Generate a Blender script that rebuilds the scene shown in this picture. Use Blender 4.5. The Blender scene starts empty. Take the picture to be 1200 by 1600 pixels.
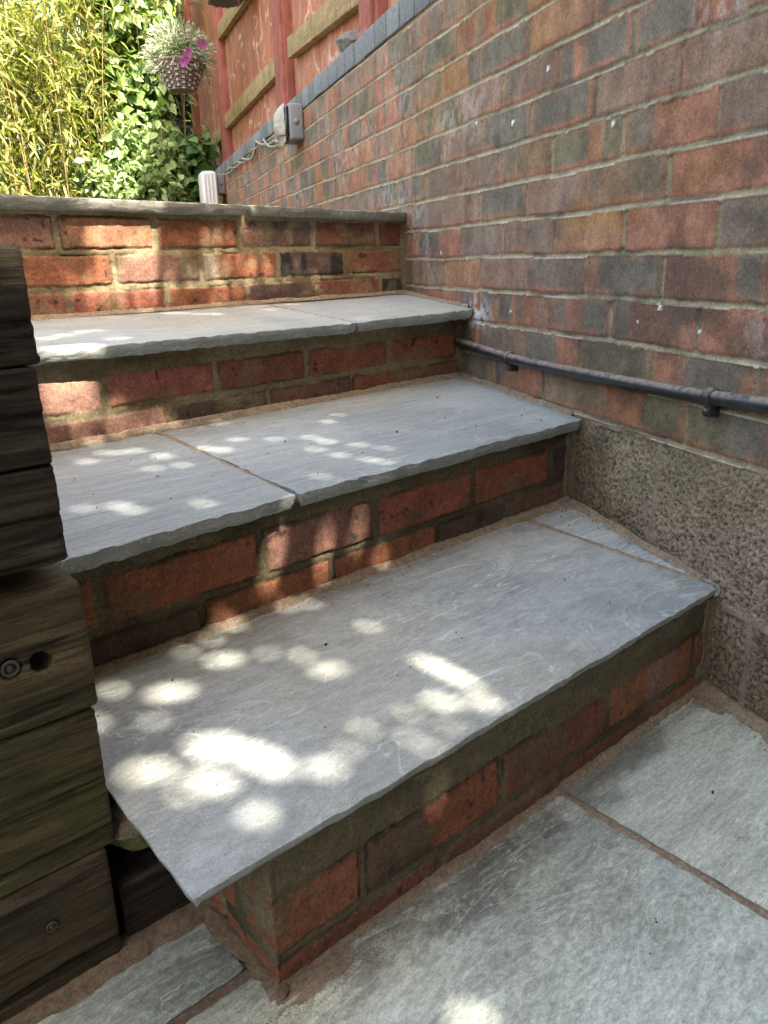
import bpy, bmesh, math
import numpy as np
from mathutils import Matrix, Vector
rad = math.radians
scene = bpy.context.scene
C = scene.collection

# ------------------------------------------------------------------ camera
F = 1187.96                       # focal length in photo pixels (1200 x 1600)
RM = np.array([[0.757206, -0.652688, -0.024604],
               [0.223, 0.224, 0.949], [0.613, 0.724, -0.315]])
def _rot(yaw, pitch, roll):
    cy, sy, cp, sp = math.cos(yaw), math.sin(yaw), math.cos(pitch), math.sin(pitch)
    f = np.array([sy*cp, cy*cp, sp]); r = np.array([cy, -sy, 0.]); u = np.cross(r, f)
    cr, sr = math.cos(roll), math.sin(roll)
    return np.array([r*cr + u*sr, -r*sr + u*cr, f])
RM = _rot(0.70284686, -0.32073567, -0.02592676)
EYE = np.array([0, 0, .68])
cam_d = bpy.data.cameras.new('camera'); cam = bpy.data.objects.new('camera', cam_d); C.objects.link(cam)
m = Matrix.Identity(4)
for i in range(3):
    m[i][0] = RM[0][i]; m[i][1] = RM[1][i]; m[i][2] = -RM[2][i]; m[i][3] = EYE[i]
cam.matrix_world = m
cam_d.sensor_fit = 'HORIZONTAL'; cam_d.sensor_width = 36; cam_d.lens = 36*F/1200
cam_d.clip_start = .02; cam_d.clip_end = 500
scene.camera = cam

# ------------------------------------------------------------------ light
SUN = np.array([.10, -.74, 1.0]); SUN /= np.linalg.norm(SUN)      # towards the sun
w = bpy.data.worlds.new('World'); scene.world = w; w.use_nodes = True
nt = w.node_tree; bg = nt.nodes['Background']
sky = nt.nodes.new('ShaderNodeTexSky'); sky.sky_type = 'NISHITA'; sky.sun_disc = False
sky.sun_elevation = math.asin(SUN[2]); sky.sun_rotation = math.atan2(SUN[0], SUN[1])
sky.air_density = 1.0; sky.dust_density = 4.0; sky.ozone_density = 1.0
wb = nt.nodes.new('ShaderNodeMix'); wb.data_type = 'RGBA'; wb.blend_type = 'MULTIPLY'; wb.inputs[0].default_value = 1
wb.inputs[7].default_value = (1.175, 1.01, .80, 1)          # the photograph's white balance: set for open shade
nt.links.new(sky.outputs[0], wb.inputs[6]); nt.links.new(wb.outputs[2], bg.inputs[0]); bg.inputs[1].default_value = .15
sl = bpy.data.lights.new('sun', 'SUN'); sl.energy = 3.6; sl.angle = rad(.53); sl.color = (1, .90, .78)
so = bpy.data.objects.new('sun', sl); C.objects.link(so)
so.rotation_euler = Vector(SUN).to_track_quat('Z', 'Y').to_euler(); so.location = (0, -6, 10)
scene.view_settings.view_transform = 'Standard'; scene.view_settings.look = 'None'
scene.view_settings.gamma = 1; scene.view_settings.exposure = 2.95
scene.render.engine = 'CYCLES'
scene.cycles.max_bounces = 8; scene.cycles.diffuse_bounces = 5; scene.cycles.transparent_max_bounces = 8
scene.cycles.sample_clamp_indirect = 6

# ------------------------------------------------------------------ maths helpers
def ray(q):
    v = np.array([(q[0]-600)/F, -(q[1]-800)/F, 1.]); return RM.T @ v
def on_plane(q, P, n):
    d = ray(q); n = np.asarray(n, float)
    return EYE + d*((n @ (np.asarray(P)-EYE))/(n @ d))
def at_y(q, y): return on_plane(q, (0, y, 0), (0, 1, 0))
def at_z(q, z): return on_plane(q, (0, 0, z), (0, 0, 1))
def at_d(q, d): return EYE + ray(q)*d
WA, WD = 0.38215054, 0.84032762
WDIR = np.array([math.sin(WA), math.cos(WA), 0]); WN = np.array([-math.cos(WA), math.sin(WA), 0])
def wp(s, z, off=0.):             # point on right wall: distance along it, height, offset towards the steps
    s = np.asarray(s, float); z = np.asarray(z, float); off = np.asarray(off, float)
    b = -WN*WD
    return b + s[..., None]*WDIR + (z[..., None]*np.array([0, 0, 1.])) + off[..., None]*WN
def on_wall(q, off=0.):           # photo pixel -> (s, z) on the plane off metres in front of the wall
    P = on_plane(q, -WN*(WD-off), WN); return float(P @ WDIR), float(P[2])

def hsh(ix, iy, seed):
    h = (ix.astype(np.int64)*374761393 + iy.astype(np.int64)*668265263 + seed*1442695041) & 0xFFFFFFFF
    h = ((h ^ (h >> 13))*1274126177) & 0xFFFFFFFF
    h = (h ^ (h >> 16)) & 0xFFFFFF
    return h/float(0xFFFFFF)
def vn(x, y, seed=0):
    x = np.asarray(x, float); y = np.asarray(y, float)
    x, y = np.broadcast_arrays(x, y)
    ix = np.floor(x); iy = np.floor(y); fx = x-ix; fy = y-iy
    fx = fx*fx*(3-2*fx); fy = fy*fy*(3-2*fy)
    a = hsh(ix, iy, seed); b = hsh(ix+1, iy, seed); c = hsh(ix, iy+1, seed); d = hsh(ix+1, iy+1, seed)
    return (a+(b-a)*fx)*(1-fy) + (c+(d-c)*fx)*fy
def fbm(x, y, seed=0, o=4):
    r = 0; a = .5; t = 0
    for k in range(o):
        r = r + a*vn(np.asarray(x)*2**k+k*17.3, np.asarray(y)*2**k+k*9.1, seed+k*7); t += a; a *= .5
    return r/t                     # 0..1
def sst(a, b, x):
    t = np.clip((x-a)/(b-a), 0, 1); return t*t*(3-2*t)
def cells(x, y, seed=0):           # nearest-cell noise: distance, cell random, local dx, dy
    x = np.asarray(x, float); y = np.asarray(y, float); x, y = np.broadcast_arrays(x, y)
    ix = np.floor(x); iy = np.floor(y)
    bd = np.full(x.shape, 9.); br = np.zeros(x.shape); bx = np.zeros(x.shape); by = np.zeros(x.shape)
    for i in (-1, 0, 1):
        for j in (-1, 0, 1):
            cx = ix+i+hsh(ix+i, iy+j, seed); cy = iy+j+hsh(ix+i, iy+j, seed+5)
            d = np.hypot(x-cx, y-cy); k = d < bd
            bd = np.where(k, d, bd); br = np.where(k, hsh(ix+i, iy+j, seed+9), br)
            bx = np.where(k, x-cx, bx); by = np.where(k, y-cy, by)
    return bd, br, bx, by
def mixc(a, b, t):
    a = np.asarray(a, float); b = np.asarray(b, float); t = np.asarray(t)[..., None]
    return a*(1-t)+b*t

# ------------------------------------------------------------------ object helpers
def meshobj(name, V, faces, mat, parent=None, col=None, smooth=True, base=None):
    """V (n,3) in WORLD coordinates; faces = list of arrays (k, nverts)."""
    V = np.asarray(V, float).reshape(-1, 3)
    if parent is not None and base is None:
        base = np.array(parent.get('_b', (0, 0, 0)))
        b0 = base
        off = np.zeros(3)
    else:
        b0 = np.asarray(base if base is not None else (0, 0, 0), float); off = b0
    me = bpy.data.meshes.new(name)
    if isinstance(faces, np.ndarray): faces = [faces]
    faces = [np.asarray(f, np.int32) for f in faces if len(f)]
    nl = sum(f.size for f in faces); nf = sum(len(f) for f in faces)
    me.vertices.add(len(V)); me.vertices.foreach_set('co', (V-b0).astype(np.float32).ravel())
    me.loops.add(nl); me.loops.foreach_set('vertex_index', np.concatenate([f.ravel() for f in faces]))
    tot = np.concatenate([np.full(len(f), f.shape[1], np.int32) for f in faces])
    st = np.concatenate([[0], np.cumsum(tot)[:-1]]).astype(np.int32)
    me.polygons.add(nf); me.polygons.foreach_set('loop_start', st); me.polygons.foreach_set('loop_total', tot)
    me.polygons.foreach_set('use_smooth', np.full(nf, smooth))
    if col is not None:
        a = me.color_attributes.new('Col', 'FLOAT_COLOR', 'POINT')
        c = np.ones((len(V), 4), np.float32); c[:, :3] = np.asarray(col).reshape(-1, 3)
        a.data.foreach_set('color', c.ravel())
    me.update(calc_edges=True); me.validate()
    me.materials.append(mat)
    o = bpy.data.objects.new(name, me); C.objects.link(o)
    if parent is not None: o.parent = parent; o['_b'] = tuple(float(v) for v in b0)
    else: o.location = off; o['_b'] = tuple(float(v) for v in off)
    return o
def thing(name, label, cat, loc, group=None, parent=None):
    o = bpy.data.objects.new(name, None); C.objects.link(o); o.empty_display_size = .1
    if parent is None:
        o.location = [float(v) for v in loc]; o['_b'] = tuple(float(v) for v in loc)
        o['label'] = label; o['category'] = cat
        if group: o['group'] = group
    else:
        o.parent = parent; o['_b'] = tuple(parent['_b'])
    return o
def tag(o, label, cat, group=None):
    o['label'] = label; o['category'] = cat
    if group: o['group'] = group
    return o
def grid_faces(nu, nv, off=0, flip=False, wrapu=False):
    I = np.arange(nu*nv).reshape(nu, nv)
    if wrapu: I = np.vstack([I, I[:1]])
    a, b, c, d = I[:-1, :-1], I[1:, :-1], I[1:, 1:], I[:-1, 1:]
    f = np.stack([a, b, c, d], -1).reshape(-1, 4)
    if flip: f = f[:, ::-1]
    return f+off
class MB:                          # collects pieces into one mesh
    def __init__(s): s.V = []; s.F = []; s.Cc = []; s.n = 0
    def add(s, V, F, col=None):
        V = np.asarray(V, float).reshape(-1, 3)
        if isinstance(F, np.ndarray): F = [F]
        for f in F:
            if len(f): s.F.append(np.asarray(f)+s.n)
        s.V.append(V); s.n += len(V)
        s.Cc.append(np.broadcast_to(np.asarray(col if col is not None else (.5, .5, .5), float).reshape(-1, 3), V.shape) if np.asarray(col if col is not None else (.5,.5,.5)).size == 3 else np.asarray(col).reshape(-1, 3))
    def grid(s, P, col=None, flip=False, wrapu=False):
        nu, nv = P.shape[:2]; s.add(P.reshape(-1, 3), grid_faces(nu, nv, 0, flip, wrapu), col)
    def build(s, name, mat, parent=None, smooth=True, base=None, usecol=True):
        V = np.vstack(s.V); by = {}
        for f in s.F: by.setdefault(f.shape[1], []).append(f)
        return meshobj(name, V, [np.vstack(v) for v in by.values()], mat, parent, np.vstack(s.Cc) if usecol else None, smooth, base)
    def box(s, c, ax, ay, az, hx, hy, hz, bev=.002, col=None):
        """bevelled box: centre, three unit axes, half sizes."""
        c = np.asarray(c, float); A = np.array([ax, ay, az], float); h = np.array([hx, hy, hz]); b = min(bev, h.min()*.9)
        bm = bmesh.new(); bmesh.ops.create_cube(bm, size=2)
        for v in bm.verts: v.co = Vector((v.co.x*h[0], v.co.y*h[1], v.co.z*h[2]))
        bmesh.ops.bevel(bm, geom=bm.edges[:], offset=b, segments=2, profile=.6, affect='EDGES')
        V = np.array([v.co[:] for v in bm.verts]) @ A + c
        bm.verts.index_update(); by = {}
        for f in bm.faces: by.setdefault(len(f.verts), []).append([v.index for v in f.verts])
        bm.free()
        s.add(V, [np.array(v) for v in by.values()], col)
    def tube(s, pts, r, n=10, col=None, cap=True):
        pts = np.asarray(pts, float); k = len(pts); r = np.broadcast_to(np.asarray(r, float), (k,))
        T = np.gradient(pts, axis=0); T /= np.linalg.norm(T, axis=1)[:, None]+1e-12
        up = np.array([0, 0, 1.]) if abs(T[0][2]) < .9 else np.array([1., 0, 0])
        P = np.zeros((k, n, 3)); N = np.cross(T[0], up); N /= np.linalg.norm(N)
        a = np.arange(n)/n*2*np.pi
        for i in range(k):
            N = N - T[i]*(N @ T[i]); N /= np.linalg.norm(N)+1e-12; B = np.cross(T[i], N)
            P[i] = pts[i] + r[i]*(np.cos(a)[:, None]*N + np.sin(a)[:, None]*B)
        I = np.arange(k*n).reshape(k, n); J = np.roll(I, -1, 1)
        f = [np.stack([I[:-1], J[:-1], J[1:], I[1:]], -1).reshape(-1, 4)]
        if cap: f += [I[0][None, ::-1], I[-1][None]]
        s.add(P.reshape(-1, 3), f, col)

# ------------------------------------------------------------------ materials
def newmat(name):
    mt = bpy.data.materials.new(name); mt.use_nodes = True
    return mt, mt.node_tree, mt.node_tree.nodes['Principled BSDF']
def N(nt, t, **kw):
    n = nt.nodes.new(t)
    for k, v in kw.items(): setattr(n, k, v)
    return n
def tex(nt, scale, det=4, rough=.6, vec=None, kind='noise', dist=0):
    if kind == 'noise':
        n = N(nt, 'ShaderNodeTexNoise'); n.inputs['Detail'].default_value = det; n.inputs['Roughness'].default_value = rough
        n.inputs['Distortion'].default_value = dist
    else:
        n = N(nt, 'ShaderNodeTexVoronoi')
    n.inputs['Scale'].default_value = scale
    if vec is not None: nt.links.new(vec, n.inputs['Vector'])
    return n
def mth(nt, op, a, b=None, clamp=False):
    n = N(nt, 'ShaderNodeMath', operation=op); n.use_clamp = clamp
    for i, v in enumerate((a, b)):
        if v is None: continue
        if isinstance(v, (int, float)): n.inputs[i].default_value = v
        else: nt.links.new(v, n.inputs[i])
    return n.outputs[0]
def mrange(nt, v, a, b, c=0., d=1.):
    n = N(nt, 'ShaderNodeMapRange'); n.clamp = True
    nt.links.new(v, n.inputs[0])
    for i, x in enumerate((a, b, c, d)): n.inputs[i+1].default_value = x
    return n.outputs[0]
def mix(nt, f, a, b, mode='MIX'):
    n = N(nt, 'ShaderNodeMix', data_type='RGBA', blend_type=mode)
    for i, v in ((0, f), (6, a), (7, b)):
        if isinstance(v, (int, float)): n.inputs[i].default_value = v
        elif isinstance(v, tuple): n.inputs[i].default_value = (*v, 1)
        else: nt.links.new(v, n.inputs[i])
    return n.outputs[2]
def bump(nt, bs, items, last=None):
    for h, st, dist in items:
        b = N(nt, 'ShaderNodeBump'); b.inputs['Strength'].default_value = st; b.inputs['Distance'].default_value = dist
        nt.links.new(h, b.inputs['Height'])
        if last is not None: nt.links.new(last, b.inputs['Normal'])
        last = b.outputs[0]
    nt.links.new(last, bs.inputs['Normal'])
def objvec(nt, sc=(1, 1, 1), rot=(0, 0, 0), loc=(0, 0, 0)):
    tc = N(nt, 'ShaderNodeTexCoord'); mp = N(nt, 'ShaderNodeMapping')
    mp.inputs['Scale'].default_value = sc; mp.inputs['Rotation'].default_value = rot; mp.inputs['Location'].default_value = loc
    nt.links.new(tc.outputs['Object'], mp.inputs[0]); return mp.outputs[0]

def mat_masonry(name, amp=.45, pit=.5, bscale=350, bst=.5, rough=.9, pits=True):
    mt, nt, bs = newmat(name)
    at = N(nt, 'ShaderNodeAttribute', attribute_name='Col')
    v = objvec(nt)
    f1 = tex(nt, bscale, 3, .7, v); f2 = tex(nt, 60, 5, .7, v); f3 = tex(nt, 900, 2, .6, v)
    k = mrange(nt, f1.outputs[0], .25, .75, 1-amp, 1+amp)
    c = mix(nt, 1., at.outputs[0], k, 'MULTIPLY')
    c = mix(nt, 1., c, mrange(nt, f2.outputs[0], .3, .7, .78, 1.2), 'MULTIPLY')
    f4 = tex(nt, 170, 4, .75, v); c = mix(nt, 1., c, mrange(nt, f4.outputs[0], .32, .68, 1-amp*.8, 1+amp*.8), 'MULTIPLY')
    f5 = tex(nt, 240, 2, .5, v); c = mix(nt, mth(nt, 'MULTIPLY', mrange(nt, f5.outputs[0], .64, .70), .45*pit), c, (.03, .025, .02)); c = mix(nt, mth(nt, 'MULTIPLY', mrange(nt, f5.outputs[0], .34, .28), .35*pit), c, (.42, .36, .30))
    h = f1.outputs[0]
    its = [(f4.outputs[0], .45, .002)]+ [(f2.outputs[0], .35, .004), (f1.outputs[0], bst, .0015), (f3.outputs[0], .3, .0006)]
    if pits:
        vo = tex(nt, 120, vec=v, kind='v'); p = mrange(nt, vo.outputs[0], .06, .16)
        rnd = mrange(nt, tex(nt, 30, 2, .5, v).outputs[0], .5, .56)
        pp = mth(nt, 'MAXIMUM', p, mth(nt, 'SUBTRACT', 1., rnd))
        c = mix(nt, mth(nt, 'MULTIPLY', mth(nt, 'SUBTRACT', 1., pp), pit), c, (.02, .017, .015))
        its.append((pp, .5, .002))
    nt.links.new(c, bs.inputs['Base Color']); bs.inputs['Roughness'].default_value = rough
    bs.inputs['Specular IOR Level'].default_value = .3
    bump(nt, bs, its); return mt

def mat_slab(name, ang, seed, streak=1., tint=(1, 1, 1), stretch=5., veins=1., grain=.4):
    mt, nt, bs = newmat(name)
    at = N(nt, 'ShaderNodeAttribute', attribute_name='Col')
    v = objvec(nt, loc=(seed*3.1, seed*1.7, 0))
    vs = objvec(nt, sc=(1, stretch, 1), rot=(0, 0, ang), loc=(seed, seed*2, 0))
    st = tex(nt, 7, 8, .72, vs, dist=.6); st2 = tex(nt, 26, 6, .75, vs, dist=.5)
    cl = tex(nt, 5, 6, .6, v, dist=.8); sp = tex(nt, 420, 3, .7, v); sp2 = tex(nt, 140, 4, .7, v)
    c = at.outputs[0]
    c = mix(nt, 1., c, mrange(nt, st.outputs[0], .3, .72, 1-.26*streak, 1+.24*streak), 'MULTIPLY')
    c = mix(nt, 1., c, mrange(nt, st2.outputs[0], .3, .7, 1-.22*streak, 1+.24*streak), 'MULTIPLY')
    c = mix(nt, 1., c, mrange(nt, sp.outputs[0], .3, .7, .80, 1.2), 'MULTIPLY')
    f6 = tex(nt, 90, 6, .8, objvec(nt, sc=(1, 1+stretch*.25, 1), rot=(0, 0, ang))); c = mix(nt, 1., c, mrange(nt, f6.outputs[0], .34, .66, 1-.26*grain, 1+.26*grain), 'MULTIPLY')
    fl = mth(nt, 'MULTIPLY', mrange(nt, f6.outputs[0], .54, .62), mrange(nt, st2.outputs[0], .46, .6)); c = mix(nt, mth(nt, 'MULTIPLY', fl, .55*veins*grain), c, (.62, .64, .62))
    # whitish bloom in broken patches
    d = mth(nt, 'MULTIPLY', mrange(nt, cl.outputs[0], .5, .66), mrange(nt, sp2.outputs[0], .45, .62))
    c = mix(nt, mth(nt, 'MULTIPLY', d, .5*veins), c, (.62, .63, .62))
    # riven lamination lines: contour edges of the bedding
    cn = tex(nt, 2.4, 4, .5, vs, dist=1.6)
    fr = mth(nt, 'FRACT', mth(nt, 'MULTIPLY', cn.outputs[0], 11.))
    line = mth(nt, 'MULTIPLY', mrange(nt, fr, .0, .11, 1., 0.), mrange(nt, cl.outputs[0], .40, .50))
    line = mth(nt, 'MULTIPLY', line, mrange(nt, sp2.outputs[0], .25, .55))
    c = mix(nt, mth(nt, 'MULTIPLY', line, .9*veins), c, (.7, .71, .70))
    # dark specks
    vo = tex(nt, 75, vec=v, kind='v'); spk = mth(nt, 'MULTIPLY', mrange(nt, vo.outputs[0], .05, .09, 1., 0.), mrange(nt, sp2.outputs[0], .52, .6))
    c = mix(nt, mth(nt, 'MULTIPLY', spk, .8), c, (.05, .045, .04))
    c = mix(nt, 1., c, (tint[0]*.95, tint[1]*1.01, tint[2]*.98), 'MULTIPLY')
    nt.links.new(c, bs.inputs['Base Color'])
    nt.links.new(mrange(nt, st2.outputs[0], .3, .7, .5, .72), bs.inputs['Roughness'])
    bs.inputs['Specular IOR Level'].default_value = .45
    ter = mth(nt, 'ADD', mrange(nt, fr, 0., .1), mth(nt, 'MULTIPLY', cn.outputs[0], 0.))
    bump(nt, bs, [(cn.outputs[0], .4, .02), (st.outputs[0], .5, .006), (st2.outputs[0], .5, .003), (sp2.outputs[0], .35, .001), (sp.outputs[0], .35, .0005)])
    return mt

def mat_wood(name, ax=0, amp=.5, sc=(3, 60, 60), bst=.6):
    mt, nt, bs = newmat(name)
    at = N(nt, 'ShaderNodeAttribute', attribute_name='Col')
    vs = objvec(nt, sc=sc); v = objvec(nt)
    g = tex(nt, 1.6, 8, .7, vs, dist=.25); g2 = tex(nt, 5, 4, .7, vs, dist=.15); sp = tex(nt, 300, 3, .7, v); bl = tex(nt, 14, 4, .6, v)
    c = mix(nt, 1., at.outputs[0], mrange(nt, g.outputs[0], .3, .7, 1-amp, 1+amp), 'MULTIPLY')
    c = mix(nt, 1., c, mrange(nt, g2.outputs[0], .3, .7, 1-amp*.7, 1+amp*.7), 'MULTIPLY')
    c = mix(nt, 1., c, mrange(nt, sp.outputs[0], .3, .7, .8, 1.2), 'MULTIPLY')
    c = mix(nt, 1., c, mrange(nt, bl.outputs[0], .3, .7, .75, 1.2), 'MULTIPLY')
    nt.links.new(c, bs.inputs['Base Color']); bs.inputs['Roughness'].default_value = .8
    bs.inputs['Specular IOR Level'].default_value = .3
    bump(nt, bs, [(g.outputs[0], bst, .006), (g2.outputs[0], bst, .003), (sp.outputs[0], .3, .0008)])
    return mt

def mat_plain(name, col, rough=.6, metal=0., nscale=80, amp=.2, bst=.2, spec=.4, col2=None, c2lo=.5, c2hi=.65):
    mt, nt, bs = newmat(name); v = objvec(nt)
    n = tex(nt, nscale, 5, .65, v); n2 = tex(nt, nscale/5, 4, .6, v)
    c = mix(nt, 1., col, mrange(nt, n.outputs[0], .3, .7, 1-amp, 1+amp), 'MULTIPLY')
    if col2: c = mix(nt, mrange(nt, n2.outputs[0], c2lo, c2hi), c, col2)
    nt.links.new(c, bs.inputs['Base Color']); bs.inputs['Roughness'].default_value = rough
    bs.inputs['Metallic'].default_value = metal; bs.inputs['Specular IOR Level'].default_value = spec
    bump(nt, bs, [(n.outputs[0], bst, .001)]); return mt

def mat_dusty(name):
    mt, nt, bs = newmat(name); v = objvec(nt)
    n = tex(nt, 70, 5, .7, v); n2 = tex(nt, 500, 3, .7, v); n3 = tex(nt, 18, 4, .6, v)
    g = N(nt, 'ShaderNodeNewGeometry'); sx = N(nt, 'ShaderNodeSeparateXYZ'); nt.links.new(g.outputs['Normal'], sx.inputs[0])
    top = mrange(nt, sx.outputs[2], .15, .8)
    d = mth(nt, 'MULTIPLY', top, mrange(nt, n.outputs[0], .35, .6)); d = mth(nt, 'MULTIPLY', d, mrange(nt, n2.outputs[0], .3, .6, .4, 1.))
    c = mix(nt, mrange(nt, n3.outputs[0], .5, .7, 0., .6), (.018, .019, .022), (.06, .058, .055))
    c = mix(nt, mth(nt, 'MULTIPLY', d, .95), c, (.36, .29, .23))
    sc = mth(nt, 'MULTIPLY', mrange(nt, n2.outputs[0], .66, .7), mrange(nt, n.outputs[0], .55, .65)); c = mix(nt, sc, c, (.4, .4, .38))
    nt.links.new(c, bs.inputs['Base Color']); nt.links.new(mrange(nt, d, 0, 1, .38, .95), bs.inputs['Roughness'])
    bump(nt, bs, [(n.outputs[0], .3, .002), (n2.outputs[0], .35, .0006)]); return mt
def mat_leaf(name, cols, trans=.35, rough=.5, spec=.4):
    """random colour per leaf, a little light through it"""
    mt, nt, bs = newmat(name)
    g = N(nt, 'ShaderNodeNewGeometry'); rp = N(nt, 'ShaderNodeValToRGB')
    el = rp.color_ramp.elements
    while len(el) < len(cols): el.new(.5)
    for i, c in enumerate(cols): el[i].position = i/(len(cols)-1); el[i].color = (*c, 1)
    nt.links.new(g.outputs['Random Per Island'], rp.inputs[0])
    n = tex(nt, 40, 3, .6, objvec(nt))
    c = mix(nt, 1., rp.outputs[0], mrange(nt, n.outputs[0], .3, .7, .8, 1.2), 'MULTIPLY')
    nt.links.new(c, bs.inputs['Base Color']); bs.inputs['Roughness'].default_value = rough
    bs.inputs['Specular IOR Level'].default_value = spec
    tr = N(nt, 'ShaderNodeBsdfTranslucent'); nt.links.new(mix(nt, 1., c, (1.1, 1.2, .5), 'MULTIPLY'), tr.inputs[0])
    ms = N(nt, 'ShaderNodeMixShader'); ms.inputs[0].default_value = trans
    nt.links.new(bs.outputs[0], ms.inputs[1]); nt.links.new(tr.outputs[0], ms.inputs[2])
    nt.links.new(ms.outputs[0], nt.nodes['Material Output'].inputs[0]); return mt

M = {}
M['brick_red'] = mat_masonry('riser_brick', .42, .7, 420, .8)
M['brick_wall'] = mat_masonry('weathered_brick', .36, .7, 420, .9)
M['block'] = mat_masonry('concrete_block', .34, .5, 330, 1.0)
M['sand'] = mat_masonry('sandy_mortar', .45, .4, 700, .9)
M['sleeper'] = mat_wood('old_sleeper', sc=(5, 85, 85), amp=.62, bst=.9)
M['fence'] = mat_wood('red_stained_boards', sc=(22, 22, 1.3), amp=.16, bst=.35)
M['batten'] = mat_wood('tan_batten', sc=(4, 4, 60), amp=.3, bst=.4)
M['pipe'] = mat_dusty('dusty_black_plastic')
M['grey_plastic'] = mat_plain('grey_plastic', (.2, .21, .22), .5, nscale=200, amp=.12)
M['cover'] = mat_plain('pale_cover', (.36, .36, .30), .5, nscale=100, amp=.25)
M['dark'] = mat_plain('dark_window', (.012, .012, .015), .12, nscale=60, amp=.3, spec=.6)
M['white'] = mat_plain('white_plastic', (.72, .72, .7), .4, nscale=60, amp=.08)
M['cable'] = mat_plain('cable_sheath', (.27, .28, .235), .5, nscale=90, amp=.2)
M['metal'] = mat_plain('dull_steel', (.07, .06, .052), .7, .3, nscale=200, amp=.3)
M['hole'] = mat_plain('bolt_hole', (.006, .005, .004), .9)
M['coping'] = mat_plain('blue_brick', (.16, .175, .18), .6, nscale=160, amp=.3, bst=.5, col2=(.24, .25, .24), c2lo=.45, c2hi=.7)
M['soil'] = mat_plain('soil', (.06, .045, .03), .95, nscale=60, amp=.4, bst=.8)
M['wicker'] = mat_masonry('wicker', .2, .2, 300, .4, .65, False)
M['bark'] = mat_plain('bark', (.10, .075, .05), .9, nscale=40, amp=.4, bst=.8)
M['cane'] = mat_plain('cane', (.19, .145, .065), .55, nscale=30, amp=.3)
M['stem'] = mat_plain('stem', (.13, .085, .055), .7, nscale=30, amp=.3)
M['lump'] = mat_plain('concrete_lump', (.16, .155, .14), .95, nscale=60, amp=.4, bst=.9)
M['leaf_bamboo'] = mat_leaf('bamboo_leaf', [(.07, .115, .018), (.19, .23, .04), (.28, .275, .075), (.13, .18, .03), (.33, .31, .11)], .35)
M['leaf_vine'] = mat_leaf('vine_leaf', [(.04, .10, .022), (.14, .24, .06), (.24, .34, .12), (.08, .16, .04), (.32, .40, .18)], .35)
M['leaf_pale'] = mat_leaf('pale_leaf', [(.09, .17, .05), (.22, .32, .12), (.33, .42, .2), (.08, .15, .04)], .3)
M['leaf_ivy'] = mat_leaf('ivy_leaf', [(.008, .02, .008), (.015, .035, .014), (.03, .055, .025), (.01, .026, .012)], .1, .4)
M['leaf_bush'] = mat_leaf('bush_leaf', [(.03, .08, .02), (.08, .16, .045), (.13, .22, .075), (.05, .11, .03)], .3)
M['leaf_silver'] = mat_leaf('silver_leaf', [(.28, .33, .25), (.45, .49, .41), (.17, .23, .11), (.55, .56, .51)], .2)
M['leaf_tree'] = mat_leaf('tree_leaf', [(.03, .06, .015), (.05, .09, .02), (.04, .08, .02)], .06)
M['petal'] = mat_leaf('pink_petal', [(.42, .08, .3), (.5, .16, .4), (.36, .07, .27)], .3)
M['orange_leaf'] = mat_leaf('orange_leaf', [(.30, .09, .03), (.34, .13, .04)], .3)

# slab materials: streak angle differs slab by slab
M['slabA'] = mat_slab('slab_lowest', rad(72), 1, .85, stretch=3., veins=.6)
M['slabA2'] = mat_slab('slab_sliver', rad(15), 2, 1.2, (1.08, 1.08, 1.06), stretch=6, veins=.7)
M['slabB'] = mat_slab('slab_second', rad(4), 3, .9, stretch=9, veins=.6)
M['slabC'] = mat_slab('slab_third', rad(3), 4, .8, stretch=8, veins=.5)
M['slabP'] = mat_slab('slab_paving', rad(-35), 6, 1.15, (.99, .985, .95), stretch=3.5, veins=.75, grain=1.3)
M['slabQ'] = mat_slab('slab_paving_right', rad(8), 9, 1.1, (.99, .985, .95), stretch=6, veins=.6, grain=1.1)

SAND = (.27, .21, .145)
BUFF = (.20, .165, .095)
# ------------------------------------------------------------------ the setting
def flat_structure(name, V, F, mat, col=None):
    o = meshobj(name, V, F, mat, None, col, False); o['kind'] = 'structure'; return o
def boxmesh(x0, x1, y0, y1, z0, z1):
    V = [(x, y, z) for x in (x0, x1) for y in (y0, y1) for z in (z0, z1)]
    F = np.array([(0, 1, 3, 2), (4, 6, 7, 5), (0, 4, 5, 1), (2, 3, 7, 6), (1, 5, 7, 3), (0, 2, 6, 4)])
    return V, F
g = 80.
flat_structure('ground', [(-g, -g, -.045), (g, -g, -.045), (g, g, -.045), (-g, g, -.045)], np.array([[0, 1, 2, 3]]), M['soil'])
# retained soil to the left of the steps and the upper garden behind them
V, Fb = boxmesh(-9, .15, .86, 2.2, -.04, .64); flat_structure("raised_bed_soil", V, Fb, M['soil'])
V = np.array([(-14, 2.25, .76), (1.78, 2.25, .76), (1.78+.40*12, 2.25+12, .76), (1.78+12, 14.25+12, .76), (-14, 30, .76)])
flat_structure('upper_garden', np.vstack([V, V-[0, 0, .8]]), [np.array([[0, 1, 2, 3, 4]]), np.array([(0, 5, 6, 1)])], M['soil'])
# soil held behind the brick wall
a, b = wp(-6, 0, -.24)[0:3], wp(14, 0, -.24)[0:3]
c2, d2 = wp(14, 0, -8), wp(-6, 0, -8)
V = np.array([a, b, c2, d2]); Vt = V+[0, 0, 1.26]
flat_structure('neighbouring_garden', np.vstack([V, Vt]), np.array([(4, 5, 6, 7), (0, 1, 5, 4), (3, 0, 4, 7), (2, 3, 7, 6), (1, 2, 6, 5)]), M['soil'])

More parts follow.
